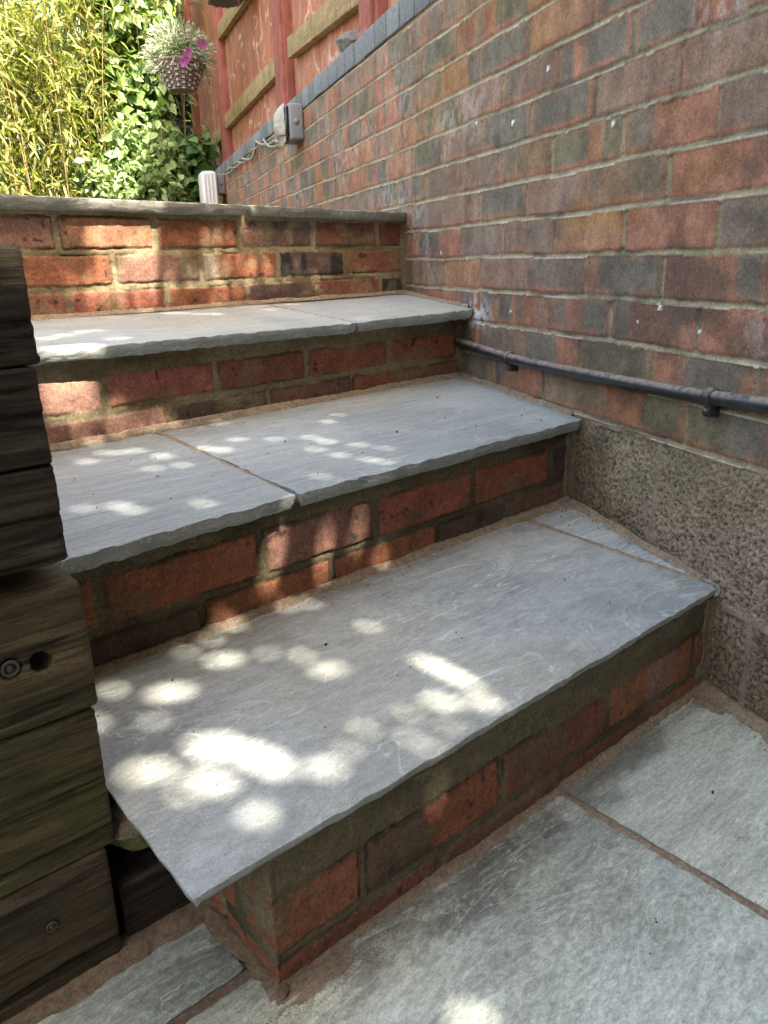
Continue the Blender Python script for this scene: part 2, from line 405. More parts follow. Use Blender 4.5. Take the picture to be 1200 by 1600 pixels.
# ------------------------------------------------------------------ slabs
def perim(corners, n_res, jag, seed):
    """closed top outline with slightly hacked edges; corners list CCW from above (world xyz)."""
    pts = []; side = []
    k = len(corners)
    for i in range(k):
        a = np.array(corners[i]); b = np.array(corners[(i+1) % k]); L = np.linalg.norm(b-a)
        n = max(3, int(L/n_res)); t = np.arange(n)/n
        d = (b-a)/L; nrm = np.array([d[1], -d[0], 0.])
        e = (fbm(t*L*28, i*5.3, seed, 3)-.5)*2*jag + (vn(t*L*90, i*3.1, seed+3)-.5)*jag*.5
        e *= np.clip(np.minimum(t, 1-t)*L/.02, .15, 1)
        pts.append(a+(b-a)*t[:, None]+nrm*e[:, None]); side += [(i, nrm)]*n
    return np.vstack(pts), side
def slab(name, corners, th, mat, parent, seed, res=.006, jag=.0025, tone=(.32, .325, .325), chip=.006, colfun=None, rel=.0012):
    """corners FL, FR, BR, BL."""
    FL, FR, BR, BL = [np.array(c, float) for c in corners]
    P, side = perim([FL, FR, BR, BL], .003, jag, seed)
    mb = MB(); n = len(P)
    # top: bilinear grid with a border ring stitched by using the perimeter of the grid itself
    nu = max(4, int(np.linalg.norm(FR-FL)/res)); nv = max(4, int(np.linalg.norm(BL-FL)/res))
    u = np.linspace(0, 1, nu)[:, None, None]; v = np.linspace(0, 1, nv)[None, :, None]
    G = (FL*(1-u)+FR*u)*(1-v)+(BL*(1-u)+BR*u)*v
    Lx, Ly = np.linalg.norm(FR-FL), np.linalg.norm(BL-FL)
    uu = u[..., 0]*Lx; vv = v[..., 0]*Ly
    ed = np.minimum(np.minimum(uu, Lx-uu), np.minimum(vv, Ly-vv))
    # hacked outline
    def shift(k, t, L, nrm):
        e = (fbm(t*28, k*5.3, seed, 3)-.5)*2*jag+(vn(t*90, k*3.1, seed+3)-.5)*jag*.6
        return e
    w_ = lambda d: np.clip(1-d/.02, 0, 1)
    nf = (FR-FL)/Lx; fn = np.array([nf[1], -nf[0], 0]); ln = np.array([-nf[0], -nf[1], 0])
    fm = np.clip(np.minimum(uu, Lx-uu)/.02, 0, 1)
    jag *= .65
    G = G + (w_(vv)*shift(1, uu, Lx, 0)*fm)[..., None]*fn + (w_(Ly-vv)*shift(2, uu, Lx, 0)*fm)[..., None]*-fn
    fm2 = np.clip(np.minimum(vv, Ly-vv)/.02, 0, 1)
    G = G + (w_(uu)*shift(3, vv, Ly, 0)*fm2)[..., None]*ln + (w_(Lx-uu)*shift(4, vv, Ly, 0)*fm2)[..., None]*-ln
    # riven relief: stepped laminations
    q = fbm(uu*3+seed, vv*7+seed*2, seed+20, 4)*9; fq = q-np.floor(q)
    h = rel*(np.floor(q)+sst(.0, .12, fq)-4.5)*.55 + (fbm(uu*40, vv*60, seed+31, 3)-.5)*.0009 + (fbm(uu*2.2, vv*2.2, seed+33, 2)-.5)*.004
    # nibbled arris
    nib = np.clip(1-ed/.006, 0, 1)*.0022*sst(.35, .75, fbm(uu*60, vv*60, seed+40, 2))
    fade = np.clip(ed/.03, .15, 1)
    G[..., 2] += h*fade - nib
    base = np.array(tone)
    blot = fbm(uu*4, vv*6, seed+50, 4)
    col = base*(.84+.34*blot[..., None])
    warm = sst(.5, .7, fbm(uu*2.3, vv*3, seed+55, 3)); col = mixc(col, col*[1.07, 1.02, .92], warm)
    dk = sst(.55, .7, fbm(uu*5, vv*2.2, seed+57, 4)); col = mixc(col, col*[.78, .80, .82], dk*.7)
    if colfun is not None: col = colfun(G, col)
    mb.grid(G, col)
    # ring of border points, CCW
    ring = np.concatenate([G[:, 0], G[-1, 1:], G[-2::-1, -1], G[0, -2:0:-1]])
    rcol = np.concatenate([col[:, 0], col[-1, 1:], col[-2::-1, -1], col[0, -2:0:-1]])
    arc = np.concatenate([[0], np.cumsum(np.linalg.norm(np.diff(ring, axis=0), axis=1))])
    cen = ring.mean(0)
    tg = np.roll(ring, -2, 0)-np.roll(ring, 2, 0); tg[:, 2] = 0; tg /= np.linalg.norm(tg, axis=1)[:, None]+1e-9
    out = np.stack([tg[:, 1], -tg[:, 0], np.zeros(len(tg))], 1)
    rows = 9; R = np.zeros((len(ring), rows, 3))
    RC = np.zeros((len(ring), rows, 3))
    for r in range(rows):
        t = r/(rows-1); dep = th*t
        a_ = arc*38+t*1.6*(1+0); _, cr, cx, cy = cells(arc*(22+10*vn(arc*4, 0, seed))+t*1.1, t*1.7+seed, seed+60)
        fac = ((cr-.45)*.55 + (cx*.35+cy*.3))*chip
        o_ = (.2*fac+.35*(cr > .82)*chip*.6*(vn(arc*3.1, 0, seed+90)-.6))*math.sin(min(1, t*1.25+.02)*math.pi*.62) - .008*t*t + (fbm(arc*150, t*6, seed+70, 2)-.5)*.0014
        if r == 0: o_ = np.zeros(len(ring))
        R[:, r] = ring + out*o_[:, None]; R[:, r, 2] -= dep*(1+.06*(vn(arc*12, 0, seed)-.5))
        RC[:, r] = np.array(tone)*(.72+.22*cr[:, None]+.15*fbm(arc*60, t*5, seed+66, 3)[:, None]) * [1.03, 1.0, .93]
    RC[:, 0] = rcol
    k = len(ring); off = mb.n
    I = np.arange(k*rows).reshape(k, rows); I2 = np.vstack([I, I[:1]])
    f = np.stack([I2[:-1, :-1], I2[:-1, 1:], I2[1:, 1:], I2[1:, :-1]], -1).reshape(-1, 4)
    mb.add(R.reshape(-1, 3), [f, I[::-1, -1][None]], RC.reshape(-1, 3))
    return mb.build(name, mat, parent)

# ------------------------------------------------------------------ brick riser as a relief
OR, RD, DK, PU, BR, BK, PK = (.235, .095, .048), (.165, .066, .042), (.075, .05, .038), (.11, .072, .06), (.14, .074, .05), (.035, .03, .028), (.235, .13, .095)
def riser(name, a, b, z0, z1, courses, parent, seed, left_cap=None, endpad=.0, res=.0026):
    a = np.array(a, float); b = np.array(b, float); d = b-a; L = np.hypot(*d); d = d/L
    nrm = np.array([d[1], -d[0], 0.])
    nu = int(L/res); nv = int((z1-z0)/.0024)
    S, Z = np.meshgrid(np.linspace(0, L, nu), np.linspace(z0, z1, nv), indexing='ij')
    X = a[0]+S*d[0]
    wob = (fbm(S*9, Z*9, seed, 3)-.5)*.006; wz = (fbm(S*6, Z*20, seed+1, 3)-.5)*.005
    Xw, Zw = X+wob, Z+wz
    br = np.full(S.shape, -1.)      # signed distance inside a brick
    col = np.zeros(S.shape+(3,)); face = np.zeros(S.shape)
    for ci, (zl, zh, joints, cols, jw) in enumerate(courses):
        e = [a[0]-.3]+list(joints)+[b[0]+.3]
        for i in range(len(e)-1):
            x0 = e[i]+jw/2; x1 = e[i+1]-jw/2
            rag = (fbm(S*70, Z*70, seed+ci*11+i, 3)-.5)*.005
            dd = np.minimum(np.minimum(Xw-x0, x1-Xw), np.minimum(Zw-zl, zh-Zw))+rag
            k = dd > br; br = np.where(k, dd, br)
            cc = np.array(cols[i % len(cols)][0] if isinstance(cols[i % len(cols)][0], tuple) else cols[i % len(cols)], float)
            c_ = np.broadcast_to(cc, S.shape+(3,)).copy()
            spec = cols[i % len(cols)]
            if isinstance(spec[0], tuple):     # two-tone brick: second colour in broad vertical bands
                bnd = sst(.5, .62, fbm(S*14+i*3.3, Z*5, seed+77+i, 3)); c_ = mixc(c_, spec[1], bnd)
            blo = fbm(S*25, Z*30, seed+5+i+ci*7, 4)
            c_ = c_*(.68+.64*blo[..., None])
            spots = sst(.74, .79, fbm(S*75, Z*75, seed+41+i, 2))*sst(.45, .6, fbm(S*12, Z*12, seed+43, 2))
            c_ = mixc(c_, BK, spots*.85)
            col = np.where(k[..., None], c_, col)
            face = np.where(k, (vn(i*1.7, ci*2.3, seed)-.5)*.003 + (vn(i*9.1, ci, seed)-.5)*.02*(Xw-(x0+x1)/2), face)
    m_ = sst(-.0008, .0012, br)
    smear = sst(.52, .68, fbm(S*14, Z*22, seed+9, 4))*.85
    brickh = face + (fbm(S*45, Z*45, seed+2, 4)-.5)*.0035 + np.abs(fbm(S*90, Z*160, seed+3, 3)-.5)*-.0025 - .0012*np.exp(-np.maximum(br, 0)/.0022)
    mort = -.0034 + (fbm(S*22, Z*60, seed+4, 4)-.5)*.005 + (fbm(S*150, Z*150, seed+6, 2)-.5)*.0016
    crack = np.exp(-np.abs(br+.001)/.0012)*sst(.5, .62, fbm(S*8, Z*8, seed+13, 3))
    band = sst(.03, .012, z1-Z-0*S); H = mort*(1-m_)+brickh*m_ - crack*.004 + (1-m_)*band*.002
    mc = np.array(BUFF)*(1.45 if seed > 50 else 1.1 if seed > 30 else .62)*(.7+.55*fbm(S*18, Z*50, seed+7, 4)[..., None])  # light put into mortar colour: shaded on lower risers, sunlit on upper
    dirt = sst(.5, .75, fbm(S*6, Z*10, seed+8, 3)); mc = mixc(mc, mc*[.62, .58, .5], dirt)
    col = mixc(mc, col, m_*(1-smear*.62))
    col = col*(1-.75*crack[..., None])
    sand = np.clip(1-(Z-z0)/.02-fbm(S*30, 0*Z, seed+15, 3)*.8, 0, 1)
    col = mixc(col, SAND, sand*.8)
    P = np.stack([a[0]+S*d[0], a[1]+S*d[1], Z], -1) + H[..., None]*nrm
    mb = MB(); mb.grid(P, col)
    # back, so that the riser is a solid leaf of brickwork
    bk = P[[0, -1]][:, [0, -1]].copy()
    B = P.copy()[::max(1, nu-1)][:, ::max(1, nv-1)]
    c4 = [P[0, 0], P[-1, 0], P[-1, -1], P[0, -1]]; q4 = [p_-nrm*.10 for p_ in c4]
    mb.add(c4+q4, np.array([(0, 4, 5, 1), (1, 5, 6, 2), (2, 6, 7, 3), (3, 7, 4, 0), (4, 7, 6, 5)]), BUFF)
    if left_cap is not None:        # brick return on the left end
        Ld = left_cap; n2 = int(Ld/res)
        T, Z2 = np.meshgrid(np.linspace(0, Ld, n2), np.linspace(z0, z1, nv), indexing='ij')
        brr = np.full(T.shape, -1.)
        for (zl, zh, joints, cols, jw) in courses:
            wz2 = (fbm(T*6, Z2*20, seed+31, 3)-.5)*.005
            e = [-.3, .108, .5]
            for i in range(2):
                dd = np.minimum(np.minimum(T-e[i]-jw/2, e[i+1]-jw/2-T), np.minimum(Z2+wz2-zl, zh-Z2-wz2))+(fbm(T*70, Z2*70, seed+33, 3)-.5)*.004
                brr = np.maximum(brr, dd)
        mm = sst(-.0008, .0012, brr)
        c_ = np.array(OR)*(.7+.6*fbm(T*25, Z2*30, seed+35, 4)[..., None])
        mo = np.array(BUFF)*(.6+.5*fbm(T*18, Z2*50, seed+37, 4)[..., None])
        cl = mixc(mo, c_, mm)
        H2 = (1-mm)*-.004+mm*(fbm(T*45, Z2*45, seed+38, 4)-.5)*.0035
        d3 = np.array([d[0], d[1], 0]); P2 = np.zeros(T.shape+(3,))
        P2[...] = np.array([a[0], a[1], 0]); P2 += T[..., None]*-nrm - H2[..., None]*d3
        P2[..., 2] = Z2
        P2[0] = P[0]
        mb.grid(P2, cl, flip=True)
    return mb.build(name, M['brick_red'], parent)

# ------------------------------------------------------------------ sand / mortar fillet along a line
def fillet(name, pts, wid, hgt, parent, seed, side=1, col=SAND, back=.012, res=.003, mat=None):
    """wedge of sandy mortar: runs along pts, rises at the back (against a face) and feathers out in front"""
    pts = np.array(pts, float); L = np.concatenate([[0], np.cumsum(np.linalg.norm(np.diff(pts, axis=0), axis=1))])
    n = max(4, int(L[-1]/res)); s = np.linspace(0, L[-1], n)
    P = np.stack([np.interp(s, L, pts[:, i]) for i in range(3)], 1)
    d = np.gradient(P, axis=0); d[:, 2] = 0; d /= np.linalg.norm(d, axis=1)[:, None]
    nr = np.stack([d[:, 1], -d[:, 0], 0*s], 1)*side
    if np.isscalar(wid): wid = (wid, wid)
    W = .62*(wid[0]+(wid[1]-wid[0])*s/L[-1])*(.3+1.4*fbm(s*22, s*0, seed, 4)) + .004*(vn(s*120, 0, seed+4)-.5)
    H = hgt*(.6+.8*fbm(s*14, 1+s*0, seed+1, 3))
    m_ = 9; R = np.zeros((n, m_, 3))
    for j in range(m_):
        t = j/(m_-1)
        if j == 0: w = -back+0*s; h = H
        else:
            t = (j-1)/(m_-2); w = W*t; h = H*(1-t)**1.7 + .0016*(1-t**6)-.0012*t**4
        h = h + (fbm(s*160, t*5, seed+2, 2)-.5)*.0022*(1-t)+(vn(s*300, t*9, seed+8)-.5)*.001
        R[:, j] = P+nr*w[:, None] + np.stack([0*s, 0*s, h], 1)
    c = np.array(col)*(.75+.5*fbm(s[:, None]*40, np.arange(m_)[None]*.6, seed+5, 3)[..., None])
    mb = MB(); mb.grid(R, c, flip=(side < 0))
    return mb.build(name, mat or M['sand'], parent)

# ------------------------------------------------------------------ unseen building added behind the viewer to darken the risers, and the fence on the far left
hs = thing('added_house', 'brown brick building with patio doors, added unseen behind the viewer to shade the risers', 'added_house', (0, -5.9, 0))
mb = MB(); mb.box((-1, -6.9, 2.05), (1, 0, 0), (0, 1, 0), (0, 0, 1), 7.5, 1.0, 2.1, .01, (.26, .15, .10)); mb.build('wall', M['brick_wall'], hs)
mb = MB(); mb.box((-1.2, -5.885, 1.08), (1, 0, 0), (0, 1, 0), (0, 0, 1), 1.25, .03, 1.05, .006); fr = mb.build('patio_door', M['white'], hs, usecol=False)
for k in (-1, 1):
    mb = MB(); mb.box((-1.2+.6*k, -5.85, 1.1), (1, 0, 0), (0, 1, 0), (0, 0, 1), .53, .01, .93, .003); mb.build('pane', M['dark'], fr, usecol=False)
mb = MB(); mb.box((-1, -6.9, 4.24), (1, 0, 0), (0, 1, 0), (0, 0, 1), 7.8, 1.2, .08, .02); mb.build('eaves', M['lump'], hs, usecol=False)
lf = thing('side_fence', 'long brown board fence on the far left side of the garden', 'fence', (-4.2, 0, 0))
mb = MB()
for k in range(70): mb.box((-4.2+.01*(k % 2), -5.6+.15*k, .95), (1, 0, 0), (0, 1, 0), (0, 0, 1), .012, .073, .97, .003, (.14, .095, .06))
mb.build('boards', M['fence'], lf)

# ------------------------------------------------------------------ THE STEPS
steps = thing('garden_steps', 'flight of four grey sandstone steps on orange brick risers against the wall', 'steps', (.9, 1.2, 0))
def wx(y, off=0.): return (WD-off+.37291*y*1.0)/.92786 if False else ((WD-off)+math.sin(WA)*y)/math.cos(WA)
TH = .021
def stain_front(yf, depth, amt):       # damp darker strip near an edge (a mark in the stone)
    def f(G, col):
        t = np.clip((G[..., 1]-yf)/depth, 0, 1)
        return col
    return f
s1 = thing('step', None, None, None, parent=steps); s2 = thing('step', None, None, None, parent=steps)
s3 = thing('step', None, None, None, parent=steps); s4 = thing('step', None, None, None, parent=steps)
# z of tread planes: front, back
Z1f, Z1b, Z2f, Z2b, Z3f, Z3b = .182, .196, .372, .385, .5575, .582
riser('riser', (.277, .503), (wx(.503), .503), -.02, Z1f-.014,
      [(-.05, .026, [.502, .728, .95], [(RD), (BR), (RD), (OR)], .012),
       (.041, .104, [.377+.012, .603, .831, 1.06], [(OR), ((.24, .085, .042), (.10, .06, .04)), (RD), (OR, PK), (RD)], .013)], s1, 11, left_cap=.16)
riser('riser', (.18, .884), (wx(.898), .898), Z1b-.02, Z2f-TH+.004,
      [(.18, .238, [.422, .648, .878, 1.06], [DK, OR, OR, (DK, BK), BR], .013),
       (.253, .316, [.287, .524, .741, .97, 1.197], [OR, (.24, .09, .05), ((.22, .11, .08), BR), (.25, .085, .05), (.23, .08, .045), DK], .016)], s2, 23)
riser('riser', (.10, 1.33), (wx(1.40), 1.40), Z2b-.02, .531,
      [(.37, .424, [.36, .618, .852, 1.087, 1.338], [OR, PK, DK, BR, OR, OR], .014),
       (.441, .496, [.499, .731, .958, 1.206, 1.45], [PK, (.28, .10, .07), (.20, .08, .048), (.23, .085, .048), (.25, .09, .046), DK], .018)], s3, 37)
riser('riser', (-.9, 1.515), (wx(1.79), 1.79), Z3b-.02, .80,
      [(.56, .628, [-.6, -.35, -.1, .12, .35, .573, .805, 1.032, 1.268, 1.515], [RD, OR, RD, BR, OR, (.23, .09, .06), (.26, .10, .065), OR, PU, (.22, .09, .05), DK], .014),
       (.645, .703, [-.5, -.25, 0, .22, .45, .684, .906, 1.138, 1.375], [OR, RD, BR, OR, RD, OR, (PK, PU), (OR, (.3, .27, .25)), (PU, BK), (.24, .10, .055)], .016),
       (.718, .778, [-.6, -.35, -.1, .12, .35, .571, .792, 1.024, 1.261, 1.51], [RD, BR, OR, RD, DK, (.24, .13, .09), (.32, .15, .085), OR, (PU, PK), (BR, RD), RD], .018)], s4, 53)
# treads
def damp(pts_fn):
    return pts_fn
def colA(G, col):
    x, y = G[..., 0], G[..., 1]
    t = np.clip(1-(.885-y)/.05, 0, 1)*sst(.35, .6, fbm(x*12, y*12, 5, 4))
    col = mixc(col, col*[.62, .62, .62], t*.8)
    t2 = np.clip(1-np.hypot(x-1.05, (y-.545))/.03, 0, 1)*sst(.45, .6, fbm(x*140, y*140, 8, 3))   # sandy smudge near right tip
    return mixc(col, (.45, .35, .2), t2)
a1 = at_z((300, 1403), Z1f); x1r = 1.092
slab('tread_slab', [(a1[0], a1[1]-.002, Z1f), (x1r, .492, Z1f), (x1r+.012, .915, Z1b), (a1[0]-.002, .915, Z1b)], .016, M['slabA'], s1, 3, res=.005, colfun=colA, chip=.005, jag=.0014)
slab('tread_slab', [(1.102, .492, Z1f+.001), (wx(.49, .0), .494, Z1f+.001), (wx(.905, .006), .915, Z1b), (1.115, .915, Z1b)], .016, M['slabA2'], s1, 4, res=.005, jag=.0012, tone=(.40, .41, .42))
slab('tread_slab', [(.19, .833, Z2f-.001), (.562, .853, Z2f), (.585, 1.41, Z2b), (.12, 1.385, Z2b)], TH, M['slabB'], s2, 7, res=.005, chip=.008, jag=.0022, tone=(.29, .30, .305))
slab('tread_slab', [(.570, .856, Z2f), (wx(.868, .003), .868, Z2f), (wx(1.43, .008), 1.43, Z2b), (.595, 1.41, Z2b)], TH, M['slabB'], s2, 8, res=.005, chip=.011, jag=.0026, tone=(.305, .315, .32))
slab('tread_slab', [(-.25, 1.30, .5535), (1.058, 1.325, .5515), (1.075, 1.76, Z3b), (-.25, 1.62, Z3b)], TH, M['slabC'], s3, 12, res=.006, chip=.010, jag=.0026, tone=(.33, .34, .345))
slab('tread_slab', [(1.064, 1.325, .5515), (wx(1.333, .003), 1.335, Z3f), (wx(1.80, .006), 1.82, Z3b), (1.085, 1.77, Z3b)], TH, M['slabC'], s3, 13, res=.006, chip=.006, jag=.0018, tone=(.34, .35, .355))
slab('tread_slab', [(-1.0, 1.455, .818), (1.035, 1.70, .8115), (1.06, 2.25, .812), (-1.0, 2.2, .818)], .022, M['slabC'], s4, 15, res=.012, chip=.010, jag=.0022, tone=(.27, .26, .24))
slab('tread_slab', [(1.045, 1.702, .812), (wx(1.763, .003), 1.763, .808), (wx(2.25, .006), 2.27, .809), (1.065, 2.26, .812)], .022, M['slabC'], s4, 16, res=.01, chip=.006, jag=.0018, tone=(.26, .255, .24))
# sandy pointing between treads and along their backs
def strip(name, a, b, w, z_off, parent, seed, col=SAND):
    a = np.array(a, float); b = np.array(b, float); L = np.linalg.norm(b-a); d = (b-a)/L; nr = np.array([d[1], -d[0], 0])
    n = int(L/.003); t = np.linspace(0, 1, n); m_ = 7
    R = np.zeros((n, m_, 3)); s = t*L
    for j in range(m_):
        u = j/(m_-1)*2-1
        ww = w/2*(1+.5*(fbm(s*30, j*0+s*0+(u > 0)*9, seed, 3)-.5))
        R[:, j] = a+(b-a)*t[:, None]+nr*(u*ww)[:, None]
        R[:, j, 2] += z_off + .0015*(1-u*u) + (fbm(s*150, j*1.3+0*s, seed+1, 2)-.5)*.0022 - (abs(u) > .99)*.004
    c = np.array(col)*(.75+.5*fbm(s[:, None]*50, np.arange(m_)[None]*.7, seed+5, 3)[..., None])
    mb = MB(); mb.grid(R, c); return mb.build(name, M['sand'], parent)
strip('sand_joint', (1.097, .498, Z1f+.0005), (1.109, .91, Z1b+.0005), .013, .0, s1, 71)
strip('sand_joint', (.566, .90, Z2f-.003), (.590, 1.40, Z2b+.001), .015, .0, s2, 72)
strip('sand_joint', (1.062, 1.36, .5525), (1.080, 1.75, Z3b+.001), .010, -.0015, s3, 73)
fillet('sand_fillet', [(.19, .878, Z1b), (.7, .884, Z1b), (wx(.89)-.01, .89, Z1b)], (.010, .022), .009, s2, 81)
fillet('sand_fillet', [(wx(.49)-.004, .52, Z1f+.001), (wx(.885)-.006, .885, Z1b)], (.004, .022), .008, s2, 82, side=-1, back=.004)
fillet('sand_fillet', [(.13, 1.322, Z2b), (.7, 1.35, Z2b), (wx(1.39)-.01, 1.387, Z2b)], (.014, .018), .010, s3, 83)
fillet('sand_fillet', [(wx(.90)-.004, .90, Z2f+.001), (wx(1.385)-.006, 1.385, Z2b)], (.006, .022), .008, s3, 84, side=-1, back=.004)
fillet('sand_fillet', [(-.2, 1.59, Z3b), (.5, 1.66, Z3b), (wx(1.78)-.01, 1.777, Z3b)], (.008, .012), .006, s4, 85)
fillet('sand_fillet', [(wx(1.36)-.004, 1.36, Z3f+.001), (wx(1.775)-.006, 1.775, Z3b)], (.006, .022), .006, s4, 86, side=-1, back=.004)
# mortar bedding return at the wall ends of risers
for st, x, y, z0, z1, sd in ((s1, wx(.503), .503, 0, .158, 1), (s2, wx(.898), .898, .2, .348, 2), (s3, wx(1.40), 1.40, .39, .533, 3), (s4, wx(1.79), 1.79, .585, .79, 4)):
    n = 50; zz = np.linspace(z0, z1, n); m_ = 8; R = np.zeros((n, m_, 3))
    for j in range(m_):
        t = j/(m_-1); ww = .016+.014*fbm(zz*30, zz*0, sd*9, 3)
        R[:, j, 0] = x-ww*(1-t)+.002; R[:, j, 1] = y-.001-.006*t**2+(fbm(zz*70, t*4, sd, 3)-.5)*.004 + (j == 0)*.004; R[:, j, 2] = zz
    mb = MB(); mb.grid(R, np.array(BUFF)*(.55+.5*fbm(zz[:, None]*40, np.arange(m_)[None]*.5, sd, 3)[..., None]), flip=True)
    mb.build('mortar_return', M['sand'], st)

# ------------------------------------------------------------------ PAVING at the foot
pav = meshobj('paving', *(lambda: (np.array([(-3, -3, -.004), (1.6, -3, -.004), (1.6, 1.0, -.004), (-3, 1.0, -.004)]), np.array([[0, 1, 2, 3]])))(), M['sand'], None, np.tile(np.array(SAND), (4, 1)), False)
pav['kind'] = 'structure'
def colP(G, col):
    x, y = G[..., 0], G[..., 1]
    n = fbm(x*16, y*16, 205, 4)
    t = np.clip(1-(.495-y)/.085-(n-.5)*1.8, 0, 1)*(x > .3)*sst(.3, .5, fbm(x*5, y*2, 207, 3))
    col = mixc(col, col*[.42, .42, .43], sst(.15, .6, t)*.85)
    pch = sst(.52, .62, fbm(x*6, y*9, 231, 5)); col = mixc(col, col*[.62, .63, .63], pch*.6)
    pc2 = sst(.55, .66, fbm(x*9+3, y*5, 237, 5)); col = mixc(col, (.55, .57, .55), pc2*.45)
    r = np.clip(1-np.hypot(x-.433, y-.292)/.022, 0, 1)*sst(.4, .6, fbm(x*150, y*150, 209, 3))
    return mixc(col, (.36, .24, .12), r*.8)
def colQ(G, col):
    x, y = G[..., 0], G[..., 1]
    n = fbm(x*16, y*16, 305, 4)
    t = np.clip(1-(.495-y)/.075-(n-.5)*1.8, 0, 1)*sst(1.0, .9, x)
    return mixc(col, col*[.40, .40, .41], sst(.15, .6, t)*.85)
TP = (.485, .50, .465)
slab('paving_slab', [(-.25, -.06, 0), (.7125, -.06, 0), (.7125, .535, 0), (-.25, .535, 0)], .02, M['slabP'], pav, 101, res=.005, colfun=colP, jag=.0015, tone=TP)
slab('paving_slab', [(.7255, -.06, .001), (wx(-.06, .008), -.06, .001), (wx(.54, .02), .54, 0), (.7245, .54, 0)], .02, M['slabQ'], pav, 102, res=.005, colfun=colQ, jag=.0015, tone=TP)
slab('paving_slab', [(-.5, .548, .001), (.262, .548, .001), (.258, .630, .001), (-.5, .618, .001)], .02, M['slabP'], pav, 103, res=.005, jag=.003, tone=(.36, .375, .34))
for i, (x0, x1, y0, y1) in enumerate(((-.25, .7125, -.68, -.07), (.7255, .98, -.68, -.07), (-1.2, -.262, -.68, .535), (-.25, .7, -1.3, -.69))):
    slab('paving_slab', [(x0, y0, 0), (x1, y0, 0), (x1, y1, 0), (x0, y1, 0)], .02, M['slabP'], pav, 110+i, res=.02, jag=.0015, tone=TP)
strip('sand_joint', (.719, -.3, -.001), (.7185, .50, -.001), .014, 0, pav, 74)
strip('sand_joint', (-.5, .5415, -.001), (.27, .5415, -.001), .013, 0, pav, 75, col=(.2, .15, .10))
strip('sand_joint', (-.2, -.065, -.001), (.95, -.065, -.001), .012, 0, pav, 76)
fillet('sand_fillet', [(.262, .506, 0), (.5, .499, 0), (.9, .499, 0), (wx(.5)-.01, .499, 0)], (.014, .008), .006, pav, 91, back=.01)
fillet('sand_fillet', [(.272, .64, 0), (.276, .49, 0)], (.03, .016), .006, pav, 92, side=1, back=.006, col=(.20, .14, .09))
fillet('sand_fillet', [(-.2, .636, 0), (.17, .640, 0), (.29, .643, 0)], (.014, .024), .010, pav, 93, back=.02, col=(.2, .145, .095))
fillet('sand_fillet', [(wx(-.1)-.006, -.1, 0), (wx(.3)-.006, .3, 0), (wx(.50)-.006, .50, 0)], (.014, .045), .007, pav, 94, side=-1, back=.01)
# spilled sand fans (thin, ragged)
def sandfan(name, cx, cy, rx, ry, z, seed, parent, col=SAND, hole=.52):
    n = 110; X, Y = np.meshgrid(np.linspace(-1, 1, n), np.linspace(-1, 1, n), indexing='ij')
    r = np.hypot(X, Y); a = fbm(X*2.6+seed, Y*2.6, seed, 5)
    k = (1-r)*1.2+(a-.5)*1.5
    H = np.clip(k, -.1, .25)*.004
    P = np.stack([cx+X*rx, cy+Y*ry, z+H+(fbm(X*40, Y*40, seed+1, 2)-.5)*.0012*(k > 0)], -1)
    keep = (k > -.02); q = keep[:-1, :-1] & keep[1:, :-1] & keep[1:, 1:] & keep[:-1, 1:]
    f = grid_faces(n, n).reshape(n-1, n-1, 4)[q]
    c = np.array(col)*(.75+.5*fbm(X*12, Y*12, seed+3, 3)[..., None])
    used = np.unique(f); mp = np.full(n*n, -1); mp[used] = np.arange(len(used))
    return meshobj(name, P.reshape(-1, 3)[used], mp[f], M['sand'], parent, c.reshape(-1, 3)[used])
sandfan('spilled_sand', .318, .493, .050, .018, .0016, 401, pav)
sandfan('spilled_sand', 1.09, .462, .05, .045, .0016, 403, pav)
